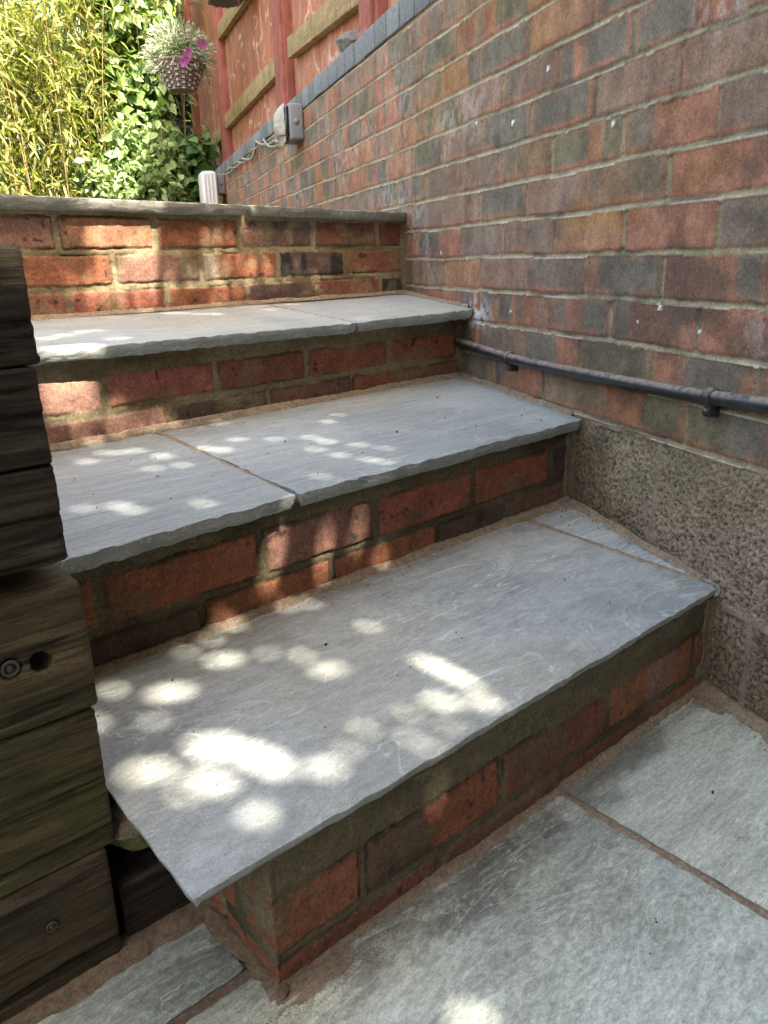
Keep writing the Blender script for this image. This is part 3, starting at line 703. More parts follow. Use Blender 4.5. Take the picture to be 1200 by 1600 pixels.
def grains():
    rg = np.random.default_rng(31); mb = MB()
    t4 = np.array([(0, 0, .9), (.9, 0, -.2), (-.5, .8, -.2), (-.5, -.8, -.2)]); f4 = np.array([(0, 1, 2), (0, 2, 3), (0, 3, 1), (1, 3, 2)])
    P = []
    for cx, cy, sx, sy, n in ((.33, .485, .05, .022, 1500), (.372, .455, .010, .016, 260), (1.09, .45, .04, .04, 900), (.25, .565, .03, .04, 900), (.433, .292, .008, .008, 160), (.80, .30, .01, .01, 80)):
        P.append(np.stack([rg.normal(cx, sx, n), rg.normal(cy, sy, n), np.full(n, .0016)], 1))
    n = 4200; x = rg.uniform(.2, 1.09, n); P.append(np.stack([x, .485-np.abs(rg.normal(0, .008, n)), np.full(n, .0016)], 1))
    n = 1500; v = rg.uniform(0, 1, n); yy = .0+.5*v; P.append(np.stack([wx(yy)-.012-np.abs(rg.normal(0, .02, n)), yy, np.full(n, .0016)], 1))
    n = 2600; x = rg.uniform(.2, 1.24, n); P.append(np.stack([x, .868-np.abs(rg.normal(0, .006, n)), np.full(n, Z1b+.0006)], 1))
    n = 1200; v = rg.uniform(0, 1, n); yy = .56+.33*v; P.append(np.stack([wx(yy)-.018-np.abs(rg.normal(0, .007, n)), yy, Z1f+(Z1b-Z1f)*v*.9+.001], 1))
    n = 1600; v = rg.uniform(0, 1, n); P.append(np.stack([.719+rg.normal(0, .008, n), v*.5, np.full(n, .0016)], 1))
    P = np.vstack(P); n = len(P); r = rg.uniform(.0003, .0008, n)[:, None, None]
    a = rg.uniform(0, 6.28, n); ca, sa = np.cos(a)[:, None], np.sin(a)[:, None]
    T = np.repeat(t4[None], n, 0); X = T[..., 0]*ca-T[..., 1]*sa; Y = T[..., 0]*sa+T[..., 1]*ca
    V = np.stack([X, Y, T[..., 2]], -1)*r+P[:, None, :]
    F_ = (f4[None]+(np.arange(n)*4)[:, None, None]).reshape(-1, 3)
    c = np.array(SAND)*rg.uniform(.5, 1.6, n)[:, None]; c = np.repeat(c, 4, 0)
    o = meshobj('sand_grains', V.reshape(-1, 3), F_, M['sand'], None, c, False); o['kind'] = 'stuff'
grains()

# ------------------------------------------------------------------ RIGHT BRICK WALL
wall = thing('brick_wall', 'tall weathered brown and red brick wall with pale mortar rising beside the steps', 'wall', wp(1.5, 0.))
ZB0 = .3798; ZTOP = ZB0+12*.075
def build_wall():
    s = [-1.6]
    while s[-1] < 9.2: s.append(s[-1]+(.0027*max(1., s[-1]*.95) if s[-1] > .45 else .012))
    s = np.array(s); nz = 330; z = np.linspace(ZB0-.004, ZTOP+.004, nz)
    S, Z = np.meshgrid(s, z, indexing='ij')
    zz = Z-ZB0+(fbm(S*5, Z*4, 1, 3)-.5)*.008+(fbm(S*40, Z*10, 4, 2)-.5)*.0025
    c = np.floor(zz/.075+.07); c = np.clip(c, -1, 12); tz = zz-c*.075      # course k: bed at its foot, |tz| < .0055 is mortar
    odd = np.mod(c, 2)
    off = np.where(odd == 1, 1.7575, 1.7575+.1125) + (hsh(c, c*0+3, 17)-.5)*.03
    ss = S-off+(fbm(S*30, Z*30, 9, 2)-.5)*.003
    b = np.floor(ss/.225); tx = ss-b*.225
    jit = (hsh(b, c, 21)-.5)*.006
    tx2 = tx+jit
    dz = np.minimum(tz-.0038, .075-.0038-tz+.0); dx = np.minimum(tx2-.0034, .225-.0034-tx2)
    rag = (fbm(S*80, Z*80, 31, 3)-.5)*.003
    dd = np.minimum(dx, dz)+rag
    m_ = sst(-.0008, .0012, dd)
    rnd = hsh(b, c, 33); r2 = hsh(b, c, 35); r3 = hsh(b, c, 37); r4 = hsh(b, c, 39)
    H = (rnd-.5)*.003 + (fbm(S*35, Z*35, 41, 4)-.5)*.0028 + (r2-.5)*.02*(tx-.11) - .0018*np.exp(-np.maximum(dd, 0)/.002)
    # weathered bed joint: recessed under the brick above, proud along its lower edge
    tb = np.where(tz > .04, tz-.075, tz)          # -..+ around the joint
    u = np.clip((tb+.0065)/.013, 0, 1)            # 0 bottom edge, 1 top edge
    bed = .003-.009*u+(fbm(S*60, Z*60, 43, 3)-.5)*.003
    perp = -.0035+(fbm(S*60, Z*20, 45, 3)-.5)*.002
    isbed = (np.abs(tb) < .0078)
    mh = np.where(isbed, bed, perp)
    H = H*m_+mh*(1-m_)
    # colours
    grey = np.array((.155, .132, .10)); red = np.array((.30, .142, .088)); pur = np.array((.215, .155, .115)); org = np.array((.33, .19, .10))
    bandn = fbm(S*9+r4*50, c*3.7, 51, 3); edge = sst(.03, .0, dz)*sst(.35, .6, fbm(S*14, c*2, 53, 3))
    vb = sst(.46, .56, bandn+(r3-.5)*.36)
    col = mixc(grey, red, np.clip(vb, 0, 1))
    col = mixc(col, pur, (r2 > .62)*.75); col = mixc(col, org, ((r2 < .12)*vb)*.7)
    low = (tz < .02)*sst(.022, .008, tz)*sst(.4, .55, fbm(S*11, c*5, 55, 3)); col = mixc(col, red*[1.1, 1.05, 1.05], low*.75)
    endb = sst(.02, .006, dx)*sst(.5, .6, r4); col = mixc(col, red, endb*.6)
    vstreak = fbm(S*45, Z*5, 57, 3); col = col*(.80+.4*vstreak[..., None])
    blot = fbm(S*22, Z*22, 59, 4); col = col*(.55+.85*blot[..., None])
    rim = sst(.012, .0, np.minimum(dx, dz))*sst(.5, .65, fbm(S*18, Z*18, 58, 3)); col = mixc(col, red*1.15, rim*.6)
    blk = sst(.5, .68, fbm(S*7, Z*11, 61, 4)); col = mixc(col, (.06, .05, .042), blk*.62*sst(1.7, 1.0, S))
    olive = sst(.52, .7, fbm(S*4, Z*8, 62, 3)); col = mixc(col, col*[.98, .98, .72], olive*.8)
    bloom = sst(.56, .76, fbm(S*3, Z*5, 63, 4))*sst(.4, .6, fbm(S*70, Z*50, 64, 3)); col = mixc(col, (.5, .46, .42), bloom*.3)
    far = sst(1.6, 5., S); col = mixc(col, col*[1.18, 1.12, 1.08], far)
    mo = np.array((.25, .215, .135))*(.66+.65*fbm(S*28, Z*40, 65, 4)[..., None])
    moss = sst(.5, .7, fbm(S*6, Z*10, 67, 3)); mo = mixc(mo, (.20, .185, .085), moss*.6)
    soot = sst(.56, .68, fbm(S*7, Z*16, 68, 3))*(S < 1.5); mo = mixc(mo, (.07, .06, .045), soot*.75)
    light = sst(.42, .08, u)*isbed*sst(.3, .55, fbm(S*9, Z*9, 69, 3)); mo = mixc(mo, (.62, .56, .45), light*.75)  # highlight painted along the proud lower edge of bed joints
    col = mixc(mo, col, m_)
    # white splashes and stuck crumbs
    for (q, r_) in (((1031, 481), .006), ((1091, 518), .005), ((797, 488), .003), ((802, 192), .006), ((745, 193), .003), ((856, 107), .006), ((958, 193), .004), ((998, 503), .003), ((690, 395), .004), ((731, 404), .004)):
        s0, z0 = on_wall(q); k = np.hypot((S-s0)*.8, Z-z0)+(fbm(S*160, Z*160, 71, 3)-.5)*.012
        kk = sst(r_, r_*.6, k); col = mixc(col, (.75, .72, .66), kk*.9); H = H+kk*.002
    s0, z0 = on_wall((745, 490)); k = np.hypot((S-s0)/.10, (Z-z0)/.055); kk = np.clip(1-k, 0, 1)*sst(.4, .62, fbm(S*60, Z*60, 73, 4)); col = mixc(col, (.72, .74, .74), kk*.9)
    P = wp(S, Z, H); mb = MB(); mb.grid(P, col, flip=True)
    # solid body behind
    zt = ZTOP+.004
    c8 = [wp(-1.6, ZB0), wp(9.2, ZB0), wp(9.2, zt), wp(-1.6, zt), wp(-1.6, ZB0, -.215), wp(9.2, ZB0, -.215), wp(9.2, zt, -.215), wp(-1.6, zt, -.215)]
    mb.add(np.array(c8), np.array([(0, 4, 7, 3), (1, 2, 6, 5), (2, 3, 7, 6), (4, 5, 6, 7)]), (.25, .2, .17))
    mb.build('brickwork', M['brick_wall'], wall)
build_wall()
def build_block():
    s = [-1.6]
    while s[-1] < 3.0: s.append(s[-1]+(.0026 if .5 < s[-1] < 1.6 else .012))
    s = np.array(s); z = np.linspace(-.05, ZB0+.003, 165)
    S, Z = np.meshgrid(s, z, indexing='ij')
    Zw = Z+(fbm(S*6, Z*3, 3, 3)-.5)*.012
    row = np.floor((ZB0-Zw)/.225); tz = (ZB0-Zw)-row*.225
    off = np.where(np.mod(row, 2) == 0, 1.045, 1.045-.245)
    ss = S-off+(fbm(Z*12, S*3, 5, 3)-.5)*.012; b = np.floor(ss/.45); tx = ss-b*.45
    dd = np.minimum(np.minimum(tz-.008, .225-.004-tz), np.minimum(tx-.005, .45-.005-tx))+(fbm(S*60, Z*60, 7, 3)-.5)*.006
    m_ = sst(-.001, .002, dd)
    d1, r1, _, _ = cells(S*230, Z*230, 11); d2, r2, _, _ = cells(S*130, Z*130, 13)
    cl = fbm(S*14, Z*14, 15, 3)
    pit = sst(.6, .15, d1)*(r1 > .35)*.0024 + sst(.5, .1, d2)*(r2 > .6)*.0036
    H = -pit*m_ + (fbm(S*60, Z*60, 17, 4)-.5)*.004 + (fbm(S*8, Z*8, 19, 3)-.5)*.006
    H = H*(.4+.6*m_) + (1-m_)*(.0035*sst(.25, .7, fbm(S*20, Z*20, 21, 3))-.001)
    sk = sst(.85, 1.15, S); base = mixc((.315, .235, .165), (.31, .25, .165), sk)
    col = base*(.65+.6*fbm(S*18, Z*18, 23, 4)[..., None])
    col = mixc(col, col*.25, np.clip(pit/.0028, 0, 1)*.8)
    moss = sst(.50, .7, fbm(S*7, Z*9, 25, 4))*sst(.22, .36, Z); col = mixc(col, (.17, .16, .07), moss*.35)
    stn = sst(.48, .68, fbm(S*5, Z*3.5, 26, 4)); col = mixc(col, col*[.58, .55, .5], stn*.8)
    foot_dark = sst(.16, .02, Z-(.0)); col = mixc(col, col*[.62, .58, .52], foot_dark*.7)  # block colour deepens towards the ground
    col = mixc(np.array((.25, .20, .14))*(.6+.7*fbm(S*30, Z*30, 27, 3)[..., None]), col, m_)
    P = wp(S, Z, H-.002); mb = MB(); mb.grid(P, col, flip=True)
    mb.build('concrete_block_base', M['block'], wall)
build_block()
# coping: blue-grey bricks on the flat, header face out
mb = MB(); rg = np.random.default_rng(5)
s = -1.55
while s < 9.1:
    L = .1025+rg.uniform(-.002, .002); t = rg.uniform(-.0015, .0015)
    cc = np.array((.17, .185, .19))*rg.uniform(.75, 1.3)
    mb.box(wp(s+L/2, ZTOP+.008+.034+t, -.1055+rg.uniform(-.002, .002)), WDIR, WN, (0, 0, 1), L/2, .1075, .034, .004, cc); s += .1095
cop = mb.build('coping', mat_masonry('blue_brick_coping', .3, .5, 350, .5), wall)
mb = MB(); mb.box(wp(3.775, ZTOP+.040, -.109), WDIR, WN, (0, 0, 1), 5.36, .1025, .031, .002, (.05, .045, .04))
mb.build('coping_mortar', M['sand'], wall)

# concrete lump on the coping
def lump(name, c, r, seed, mat, parent=None, base=None, col=(.2, .19, .17), sub=4, sharp=.35):
    bm = bmesh.new(); bmesh.ops.create_icosphere(bm, subdivisions=sub, radius=1)
    V = np.array([v.co[:] for v in bm.verts]); bm.verts.index_update()
    Fc = np.array([[v.index for v in f.verts] for f in bm.faces]); bm.free()
    rg = np.random.default_rng(seed); k = np.ones(len(V))*1.
    for i in range(11):
        n_ = rg.normal(size=3); n_ /= np.linalg.norm(n_); d = rg.uniform(.55, .85); dt = V @ n_
        k = np.minimum(k, np.where(dt > .05, d/np.maximum(dt, .05), 9))
    V = V*k[:, None]; V += (fbm(V[:, 0]*5+V[:, 2]*3, V[:, 1]*5, seed, 4)-.5)[:, None]*sharp*.3*V
    mb = MB(); mb.add(V*np.array(r)+np.array(c), Fc, col)
    return mb.build(name, mat, parent, smooth=False, base=base)
P = wp(2.93, ZTOP+.072, -.075); 
o = lump('stone_chunk', P+[0, 0, .030], (.085, .085, .062), 8, M['lump'], base=P); tag(o, 'broken grey lump of concrete lying on the wall coping', 'stone')

# ------------------------------------------------------------------ drain pipe on the wall
pp = thing('wall_pipe', 'black plastic pipe running low along the brick wall above the blockwork', 'pipe', wp(1.2, .45))
def wq(q, off): s_, z_ = on_wall(q, off); return s_, z_
kp = [wq((722, 535), .016), wq((745, 543), .018), wq((800, 561), .02), wq((860, 575), .022), wq((930, 589), .022), wq((1000, 603), .021), wq((1105, 622), .019), wq((1200, 633), .02)]
ks = [k[0] for k in kp]; kz = [k[1] for k in kp]
s_ = np.linspace(ks[0]+.02, ks[-1], 70); z_ = np.interp(s_, ks[::-1], kz[::-1])
z_ = np.convolve(np.pad(z_, 4, 'edge'), np.ones(9)/9, 'valid')
s_ = np.concatenate([s_, np.linspace(ks[-1]-.02, -1.5, 60)]); z_ = np.concatenate([z_, np.full(60, z_[-1])+(np.linspace(0, 1, 60)*-.03)])
offp = .019+.004*np.sin(s_*5)
mb = MB(); mb.tube(wp(s_, z_, offp), .0112, 20, (.03, .03, .03)); mb.build('pipe_run', M['pipe'], pp)
for q, tilt in (((797, 563), .5), ((1107, 624), -.15)):
    s0, z0 = wq(q, .02); z0 = float(np.interp(s0, s_[::-1], z_[::-1])); o0 = .019+.004*math.sin(s0*5)
    cl = thing('pipe_clip', None, None, None, parent=pp)
    mb = MB(); a = np.linspace(-.9, 1.25, 22)*math.pi
    # saddle strap: a band bent round the pipe
    R = np.zeros((22, 6, 3))
    prof = [(-.0075, .0118), (-.0065, .0150), (0, .0156), (.0065, .0150), (.0075, .0118), (-.0075, .0118)]
    for i, t in enumerate(a):
        for j, (ds, r_) in enumerate(prof):
            R[i, j] = wp(s0+ds+.003*math.sin(t)*tilt, z0+r_*math.sin(t), o0+r_*math.cos(t))
    mb.grid(R)
    mb.build('strap', M['pipe'], cl, usecol=False)
    mb = MB(); mb.box(wp(s0+.001, z0-.020, .011), WDIR, WN, (0, 0, 1), .0062, .0105, .0095, .003); mb.tube([wp(s0+.001, z0-.021, .021), wp(s0+.001, z0-.021, .0245)], .0048, 12)
    mb.build('fixing_lug', M['pipe'], cl, usecol=False)

# ------------------------------------------------------------------ outdoor sockets, cable, white box
def socket(label, s0, z0, w_, h_, dpt, dots):
    t = thing('outdoor_socket', label, 'socket', wp(s0, z0, 0), 'weatherproof sockets on the wall')
    mb = MB(); mb.box(wp(s0, z0, dpt*.5), WDIR, WN, (0, 0, 1), w_/2, dpt/2, h_/2, .010); mb.build('box', M['grey_plastic'], t, usecol=False)
    mb = MB(); mb.tube([wp(s0-w_/2+.001, z0+.0*h_, dpt*.55), wp(s0-w_/2-.0015, z0, dpt*.55)], .013, 20); mb.build('knockout', M['grey_plastic'], t, usecol=False)
    # raised cover with a dark window, bulging pale flap beyond it
    mb = MB(); mb.box(wp(s0+.005, z0+.004, dpt+.006), WDIR, WN, (0, 0, 1), w_/2-.012, .009, h_/2-.012, .006); mb.build('window', M['dark'], t, usecol=False)
    n, k = 26, 14; U, Vv = np.meshgrid(np.linspace(-1, 1, n), np.linspace(0, 1, k), indexing='ij')
    bul = (1-np.abs(U)**2.6); ragg = (fbm(U*6, Vv*3, int(s0*10), 3)-.5)
    P = wp(s0-w_*.30+w_*.95*Vv+0*U, z0+U*h_*.52-.012*(U < -.6)*ragg*4, dpt+.016+.035*bul*np.sin(np.clip(Vv*1.15, 0, 1)*math.pi)**.6+ragg*.006)
    P2 = wp(s0-w_*.30+w_*.95*Vv, z0+U*h_*.5, dpt+.012+0*U)
    mb = MB(); mb.grid(P, flip=True); mb.grid(P2)
    mb.build('cover_flap', M['cover'], t, usecol=False)
    return t
s0, z0 = on_wall((475, 190), 0.)
socket('larger grey weatherproof socket box with dark window, nearest on the wall', s0+.075, z0, .15, .14, .06, 1)
s0, z0 = on_wall((352, 287), 0.)
socket('far grey weatherproof socket box at the end of the cable', s0+.075, z0, .15, .135, .055, 1)
pts = [on_wall(q, .02) for q in ((440, 222), (425, 226), (415, 222), (405, 222), (398, 232), (393, 245), (383, 250), (376, 252), (370, 258), (360, 266), (352, 272))]
ss = np.array([p_[0] for p_ in pts]); zz = np.array([p_[1] for p_ in pts]); tt = np.linspace(0, len(pts)-1, 120)
si = np.interp(tt, np.arange(len(pts)), ss); zi = np.interp(tt, np.arange(len(pts)), zz)
mb = MB()
for ph, r_ in ((0, .0062), (math.pi, .0055)):
    mb.tube(wp(si, zi+.012*np.sin(tt*2.2+ph), .024+.012*np.cos(tt*2.2+ph)), r_, 8)
o = mb.build('power_cable', M['cable'], None, usecol=False, base=wp(ss[4], zz[4])); tag(o, 'pale twisted cable looping under the coping between two sockets', 'cable')
P = at_d((326, 300), 5.45); wb = thing('storage_box', 'white plastic box with ribbed lid standing at far end of the wall', 'box', P-[0, 0, .12])
ax = WDIR; ay = WN
mb = MB(); mb.box(P, ax, ay, (0, 0, 1), .12, .055, .13, .03); mb.build('box', M['white'], wb, usecol=False)
mb = MB()
for k in range(4): mb.box(P+ay*0+ax*(-.124)+ay*(-.036+.024*k), ax, ay, (0, 0, 1), .004, .006, .11, .003)
mb.build('rib', M['white'], wb, usecol=False)

# ------------------------------------------------------------------ FENCE on the wall
fen = thing('timber_fence', 'red stained board fence with posts and tan rails on top of the wall', 'fence', wp(4, ZTOP+.07, -.12))
FZ0, FZ1 = ZTOP+.078, 3.15
def pan(s0, s1, seed):
    mb = MB(); s = s0; rg = np.random.default_rng(seed)
    while s < s1-.02:
        L = min(.145, s1-s)
        n = int(L/.006)+3; m_ = 220
        U, Z = np.meshgrid(np.linspace(0, L-.003, n), np.linspace(FZ0, FZ1, m_), indexing='ij')
        rnd = rg.uniform(-.004, .004); fe = np.minimum(U, L-.003-U)
        H = -.12+rnd-.006*np.exp(-fe/.002)+.01*(U/L)
        c = np.array((.36, .145, .082))*rg.uniform(.88, 1.15)
        col = c*(.86+.28*fbm((s+U)*60, Z*3, seed, 4)[..., None])
        # pale ghosts of ivy tendrils that were pulled off
        X_ = s+U
        nn = fbm(X_*4.5, Z*4.5, 901, 4); rid = np.abs(nn-.5); n2 = fbm(X_*9, Z*9, 905, 3); rid2 = np.abs(n2-.47)
        low = sst(.95, .15, (Z-FZ0))
        t = sst(.016, .004, rid)*sst(.40, .5, fbm(X_*3, Z*3, 911, 3)) + sst(.016, .005, rid2)*low*.8*sst(.42, .6, fbm(X_*5, Z*5, 913, 3))
        col = mixc(col, (.66, .42, .32), np.clip(t, 0, 1)*.9)
        fade_ = sst(.7, 0, Z-FZ0)*sst(.4, .7, fbm(X_*7, Z*7, 915, 4)); col = mixc(col, (.52, .3, .22), fade_*.35)
        mb.grid(wp(X_, Z, H), col, flip=True); s += .145
    mb.box(wp((s0+s1)/2, (FZ0+FZ1)/2, -.142), WDIR, WN, (0, 0, 1), (s1-s0)/2, .008, (FZ1-FZ0)/2, .002, (.3, .1, .07))
    return mb.build('board_panel', M['fence'], fen)
posts = [(1.10, 1.24), (2.72, 2.85), (4.10, 4.28), (6.20, 6.38), (8.05, 8.2)]
for i in range(1, len(posts)-1): pan(posts[i][1], posts[i+1][0], 60+i)
pan(1.72, posts[1][0], 59)
for i, (p0, p1) in enumerate(posts):
    if i == 0: p0, p1 = 1.60, 1.73
    mb = MB(); n = 8
    mb.box(wp((p0+p1)/2, (FZ0+FZ1)/2+.03, -.118), WDIR, WN, (0, 0, 1), (p1-p0)/2, .058, (FZ1-FZ0)/2+.04, .006, (.30, .10, .075))
    mb.box(wp(p0-.012, (FZ0+FZ1)/2, -.105), WDIR, WN, (0, 0, 1), .0115, .03, (FZ1-FZ0)/2, .003, (.33, .11, .08))
    mb.build('post', M['fence'], fen)
    mb = MB(); mb.box(wp((p0+p1)/2-.02, FZ0+.022, -.052), WDIR, WN, (0, 0, 1), .055, .008, .026, .003, (.30, .11, .075)); mb.build('post_base_block', M['fence'], fen)
def batten(q0, q1, h, s0=None, s1=None):
    a_, b_ = on_wall(q0, -.09), on_wall(q1, -.09)
    A_ = a_[0] if s0 is None else s0; B_ = b_[0] if s1 is None else s1
    sl_ = (b_[1]-a_[1])/(b_[0]-a_[0]); P0 = wp(A_, a_[1]+sl_*(A_-a_[0]), -.088); P1 = wp(B_, a_[1]+sl_*(B_-a_[0]), -.088)
    d = P1-P0; L = np.linalg.norm(d); d /= L; up = np.cross(WN, d); up /= np.linalg.norm(up)
    if up[2] < 0: up = -up
    mb = MB(); mb.box((P0+P1)/2, d, WN, up, L/2, .018, h/2, .003, (.30, .22, .105))
    # saw marks
    for k in range(6):
        t = (k+.5)/6
        mb.box(P0+d*L*t, d, WN, up, .0022, .0188, h/2+.0004, .0005, (.18, .12, .05))
    mb.build('rail', M['batten'], fen)
batten((455, 76), (545, 2), .085, s1=2.87)
batten((362, 184), (427, 112), .09, s0=6.18, s1=4.30)
batten((330, 234), (345, 212), .09, s0=7.9, s1=6.40)
batten((352, 40), (376, 4), .09, s0=6.18, s1=4.30)
batten((455, -200), (545, -380), .085, s0=4.08, s1=2.87)

# ------------------------------------------------------------------ TIMBER SLEEPERS on the left
def rrect(hy, hz, r, n):
    """rounded rectangle profile, n points, starts at the front face centre going down"""
    pts = []
    for cx, cz, a0 in ((-hy+r, -hz+r, math.pi), (hy-r, -hz+r, 1.5*math.pi), (hy-r, hz-r, 0), (-hy+r, hz-r, .5*math.pi)):
        for k in range(9):
            a = a0+k/8*math.pi/2; pts.append((cx+r*math.cos(a), cz+r*math.sin(a)))
    pts = np.array(pts); pts = np.vstack([pts, pts[:1]])
    L = np.concatenate([[0], np.cumsum(np.linalg.norm(np.diff(pts, axis=0), axis=1))]); t = np.linspace(0, L[-1], n+1)[:-1]
    return np.stack([np.interp(t, L, pts[:, 0]), np.interp(t, L, pts[:, 1])], 1), t
def sleeper(label, x1, y0, z0, z1, seed, tint=(.125, .092, .055), green=.0, holes=(), xl=-1.4, depth=.2, r=.008, cracks=(), group='stacked timber sleepers', rough=1.0, name='timber_sleeper', chop=0, fx=.02):
    base = (x1-.3, y0+depth/2, z0)
    t = thing(name, label, 'timber sleeper', base, group)
    hz = (z1-z0)/2; hy = depth/2; zc = (z0+z1)/2
    n = int(2*(depth+z1-z0)/.0021); prof, pt = rrect(hy, hz, r, n)
    xs = [x1]
    while xs[-1] > max(x1-.30, xl): xs.append(xs[-1]-.0019)
    while xs[-1] > xl: xs.append(xs[-1]-.02)
    xs = np.array(xs[::-1])
    X, T = np.meshgrid(xs, pt, indexing='ij')
    Yp = np.broadcast_to(prof[:, 0], X.shape); Zp = np.broadcast_to(prof[:, 1], X.shape)
    pn = np.stack([np.roll(prof[:, 1], -1)-np.roll(prof[:, 1], 1), -(np.roll(prof[:, 0], -1)-np.roll(prof[:, 0], 1))], 1); pn /= np.linalg.norm(pn, axis=1)[:, None]
    # make normals point outward
    sg = np.sign((pn*prof).sum(1).mean()); pn = pn*sg
    wv = fbm(X*5, T*9, seed, 3)*.5
    gr = fbm(X*5, (T+wv*.008)*210, seed+1, 4); gr2 = fbm(X*12, (T+wv*.01)*80, seed+2, 3); big = fbm(X*6, T*12, seed+3, 3)
    H = ((gr-.5)*.0026+(gr2-.5)*.0016+(big-.5)*.002)*rough*np.clip((x1-X)/.012+.04, 0, 1)
    ck = np.zeros(X.shape)
    for (zc_, wd, x0_) in cracks:
        d_ = np.abs((Zp+zc)-zc_-(fbm(X*9, 0*X, seed+7, 3)-.5)*.014); ck = np.maximum(ck, sst(wd, wd*.3, d_)*(Yp < 0)*sst(x0_, x0_+.03, X))
    H = H-ck*.006
    # fine checks along grain
    fine = sst(.64, .70, fbm(X*7, (T+wv*.012)*150, seed+9, 3)); H = H-fine*.0025
    col = np.array(tint)*(.55+.9*gr2[..., None])
    col = mixc(col, col*.45, fine*.8); col = mixc(col, col*.2, ck)
    gm = sst(.42, .62, fbm(X*7, T*16, seed+11, 4))*green; col = mixc(col, np.array((.06, .062, .018))*(.6+.8*gr[..., None]), gm)
    pale = sst(.62, .8, fbm(X*8, T*40, seed+13, 4)); col = mixc(col, (.15, .12, .085), pale*.55)
    # end taper / rounded end
    te = np.clip((x1-X)/.006, 0, 1); sc = 1-.018*(1-te)**3
    for (hx, hz_, rr, dp) in holes:
        d_ = np.hypot(X-hx, (Zp+zc)-hz_)+(fbm(X*90, T*90, seed+15, 2)-.5)*.002; k = sst(rr, rr*.8, d_)*(Yp < 0)
        H = H-k*dp; col = mixc(col, (.012, .01, .008), k)
    endj = (fbm(T*14, T*0, seed+17, 2)-.5)*.0022+(fbm(T*150, T*0, seed+18, 2)-.5)*.0008
    Xo = X+endj*np.clip(1-(x1-X)/.03, 0, 1)
    P = np.stack([Xo, y0+hy+Yp*sc+pn[:, 0]*H, zc+Zp*sc+pn[:, 1]*H], -1)
    mb = MB(); I = np.arange(X.size).reshape(X.shape); J = np.roll(I, -1, 1)
    mb.add(P.reshape(-1, 3), np.stack([I[:-1], I[1:], J[1:], J[:-1]], -1).reshape(-1, 4)[:, ::-1], col.reshape(-1, 3))
    # end cap in rings
    ring = P[-1]; cen = ring.mean(0); kk = 8; R = np.zeros((kk, len(ring), 3))
    for j in range(kk): R[j] = ring+(cen-ring)*(j/(kk-1)); R[j, :, 0] = ring[:, 0]+(x1-ring[:, 0])*min(1, j/2)+(fbm(T[0]*60, j+T[0]*0, seed, 3)-.5)*.003*(j > 0)*(j < kk-1)
    Ri = np.arange(kk*len(ring)).reshape(kk, -1); Rj = np.roll(Ri, -1, 1)
    mb.add(R.reshape(-1, 3), np.stack([Ri[:-1], Ri[1:], Rj[1:], Rj[:-1]], -1).reshape(-1, 4)[:, ::-1], np.array(tint)*.8)
    R0 = P[0]; mb.add(np.vstack([R0, R0.mean(0)[None]]), np.array([(i, (i+1) % len(R0), len(R0)) for i in range(len(R0))]), np.array(tint))
    mb.build('beam', M['sleeper'], t)
    return t
def bolt(parent, x, y, z, r):
    mb = MB(); a = np.linspace(0, 2*math.pi, 25)
    pts = np.stack([x+r*np.cos(a), np.full(25, y), z+r*np.sin(a)], 1); mb.tube(pts, r*.28, 8, cap=False)
    mb.tube([(x, y+.004, z), (x, y-.001, z)], r*.62, 6)
    mb.build('bolt', M['metal'], parent, usecol=False)
SY = .64
b1, b2 = at_y((66, 1035), SY), at_y((17, 1046), SY); b3 = at_y((80, 1446), SY)
sleeper('dark topmost sleeper of the left stack with rounded weathered end', .190, SY+.0, .6075, .697, 501, (.034, .0255, .0135), .1, r=.005, xl=-1.6)
sleeper('deep dark sleeper second from top of the left stack', .186, SY-.002, .443, .6065, 511, (.036, .027, .0145), .12, cracks=((.525, .0016, .02),), r=.002)
t = sleeper('mossy sleeper with two bolt holes below the open gap in the stack', .192, SY, .295, .420, 521, (.092, .068, .032), .3, holes=((b1[0], b1[2], .0095, .012), (b2[0], b2[2], .0095, .004)), r=.007, cracks=())
bolt(t, b2[0], SY+.0015, b2[2], .0062)
sleeper('greenish sleeper with raised lower lip, second from the ground in stack', .187, SY+.001, .1425, .2935, 531, (.084, .066, .027), .5, cracks=((.168, .0015, -.2),), r=.002)
t = sleeper('brown bottom sleeper of the left stack with one screw, on the paving', .176, SY-.001, -.01, .1410, 541, (.063, .044, .022), .15, holes=((b3[0], b3[2], .006, .003),), r=.002, cracks=((.03, .002, -.2),))
bolt(t, b3[0], SY-.002, b3[2], .0045)
# packing in the gap between stacks (slim slip of timber, set back)
mb = MB(); mb.box((-.1, .77, .431), (1, 0, 0), (0, 1, 0), (0, 0, 1), .22, .05, .0115, .003, (.05, .04, .03))
o = mb.build('packing_strip', M['sleeper'], None, base=(-.1, .77, .42)); tag(o, 'thin dark packing strip in the gap of the sleeper stack', 'packing strip')
# short dark offcut and mossy block under the lowest tread
sleeper('short dark timber offcut wedged between brick riser and the sleepers', .277, SY+.012, -.01, .078, 551, (.035, .025, .017), 0, xl=.186, depth=.10, r=.005, group=None, name='timber_offcut', rough=1.6)
P = np.array([.225, .70, .085])
o = lump('mossy_block', P+[0, .0, .030], (.055, .05, .042), 9, mat_masonry('mossy_concrete', .4, .5, 260, .8), base=P, col=(.12, .115, .05)); tag(o, 'green mossy concrete block under the left end of lowest slab', 'block')
P = np.array([.215, .675, .13])
o = lump('mortar_lump', P+[0, .0, .008], (.052, .03, .02), 19, M['sand'], base=P, col=(.33, .26, .18)); tag(o, 'pale brown mortar lump squeezed under the lowest slab beside the timber', 'mortar')

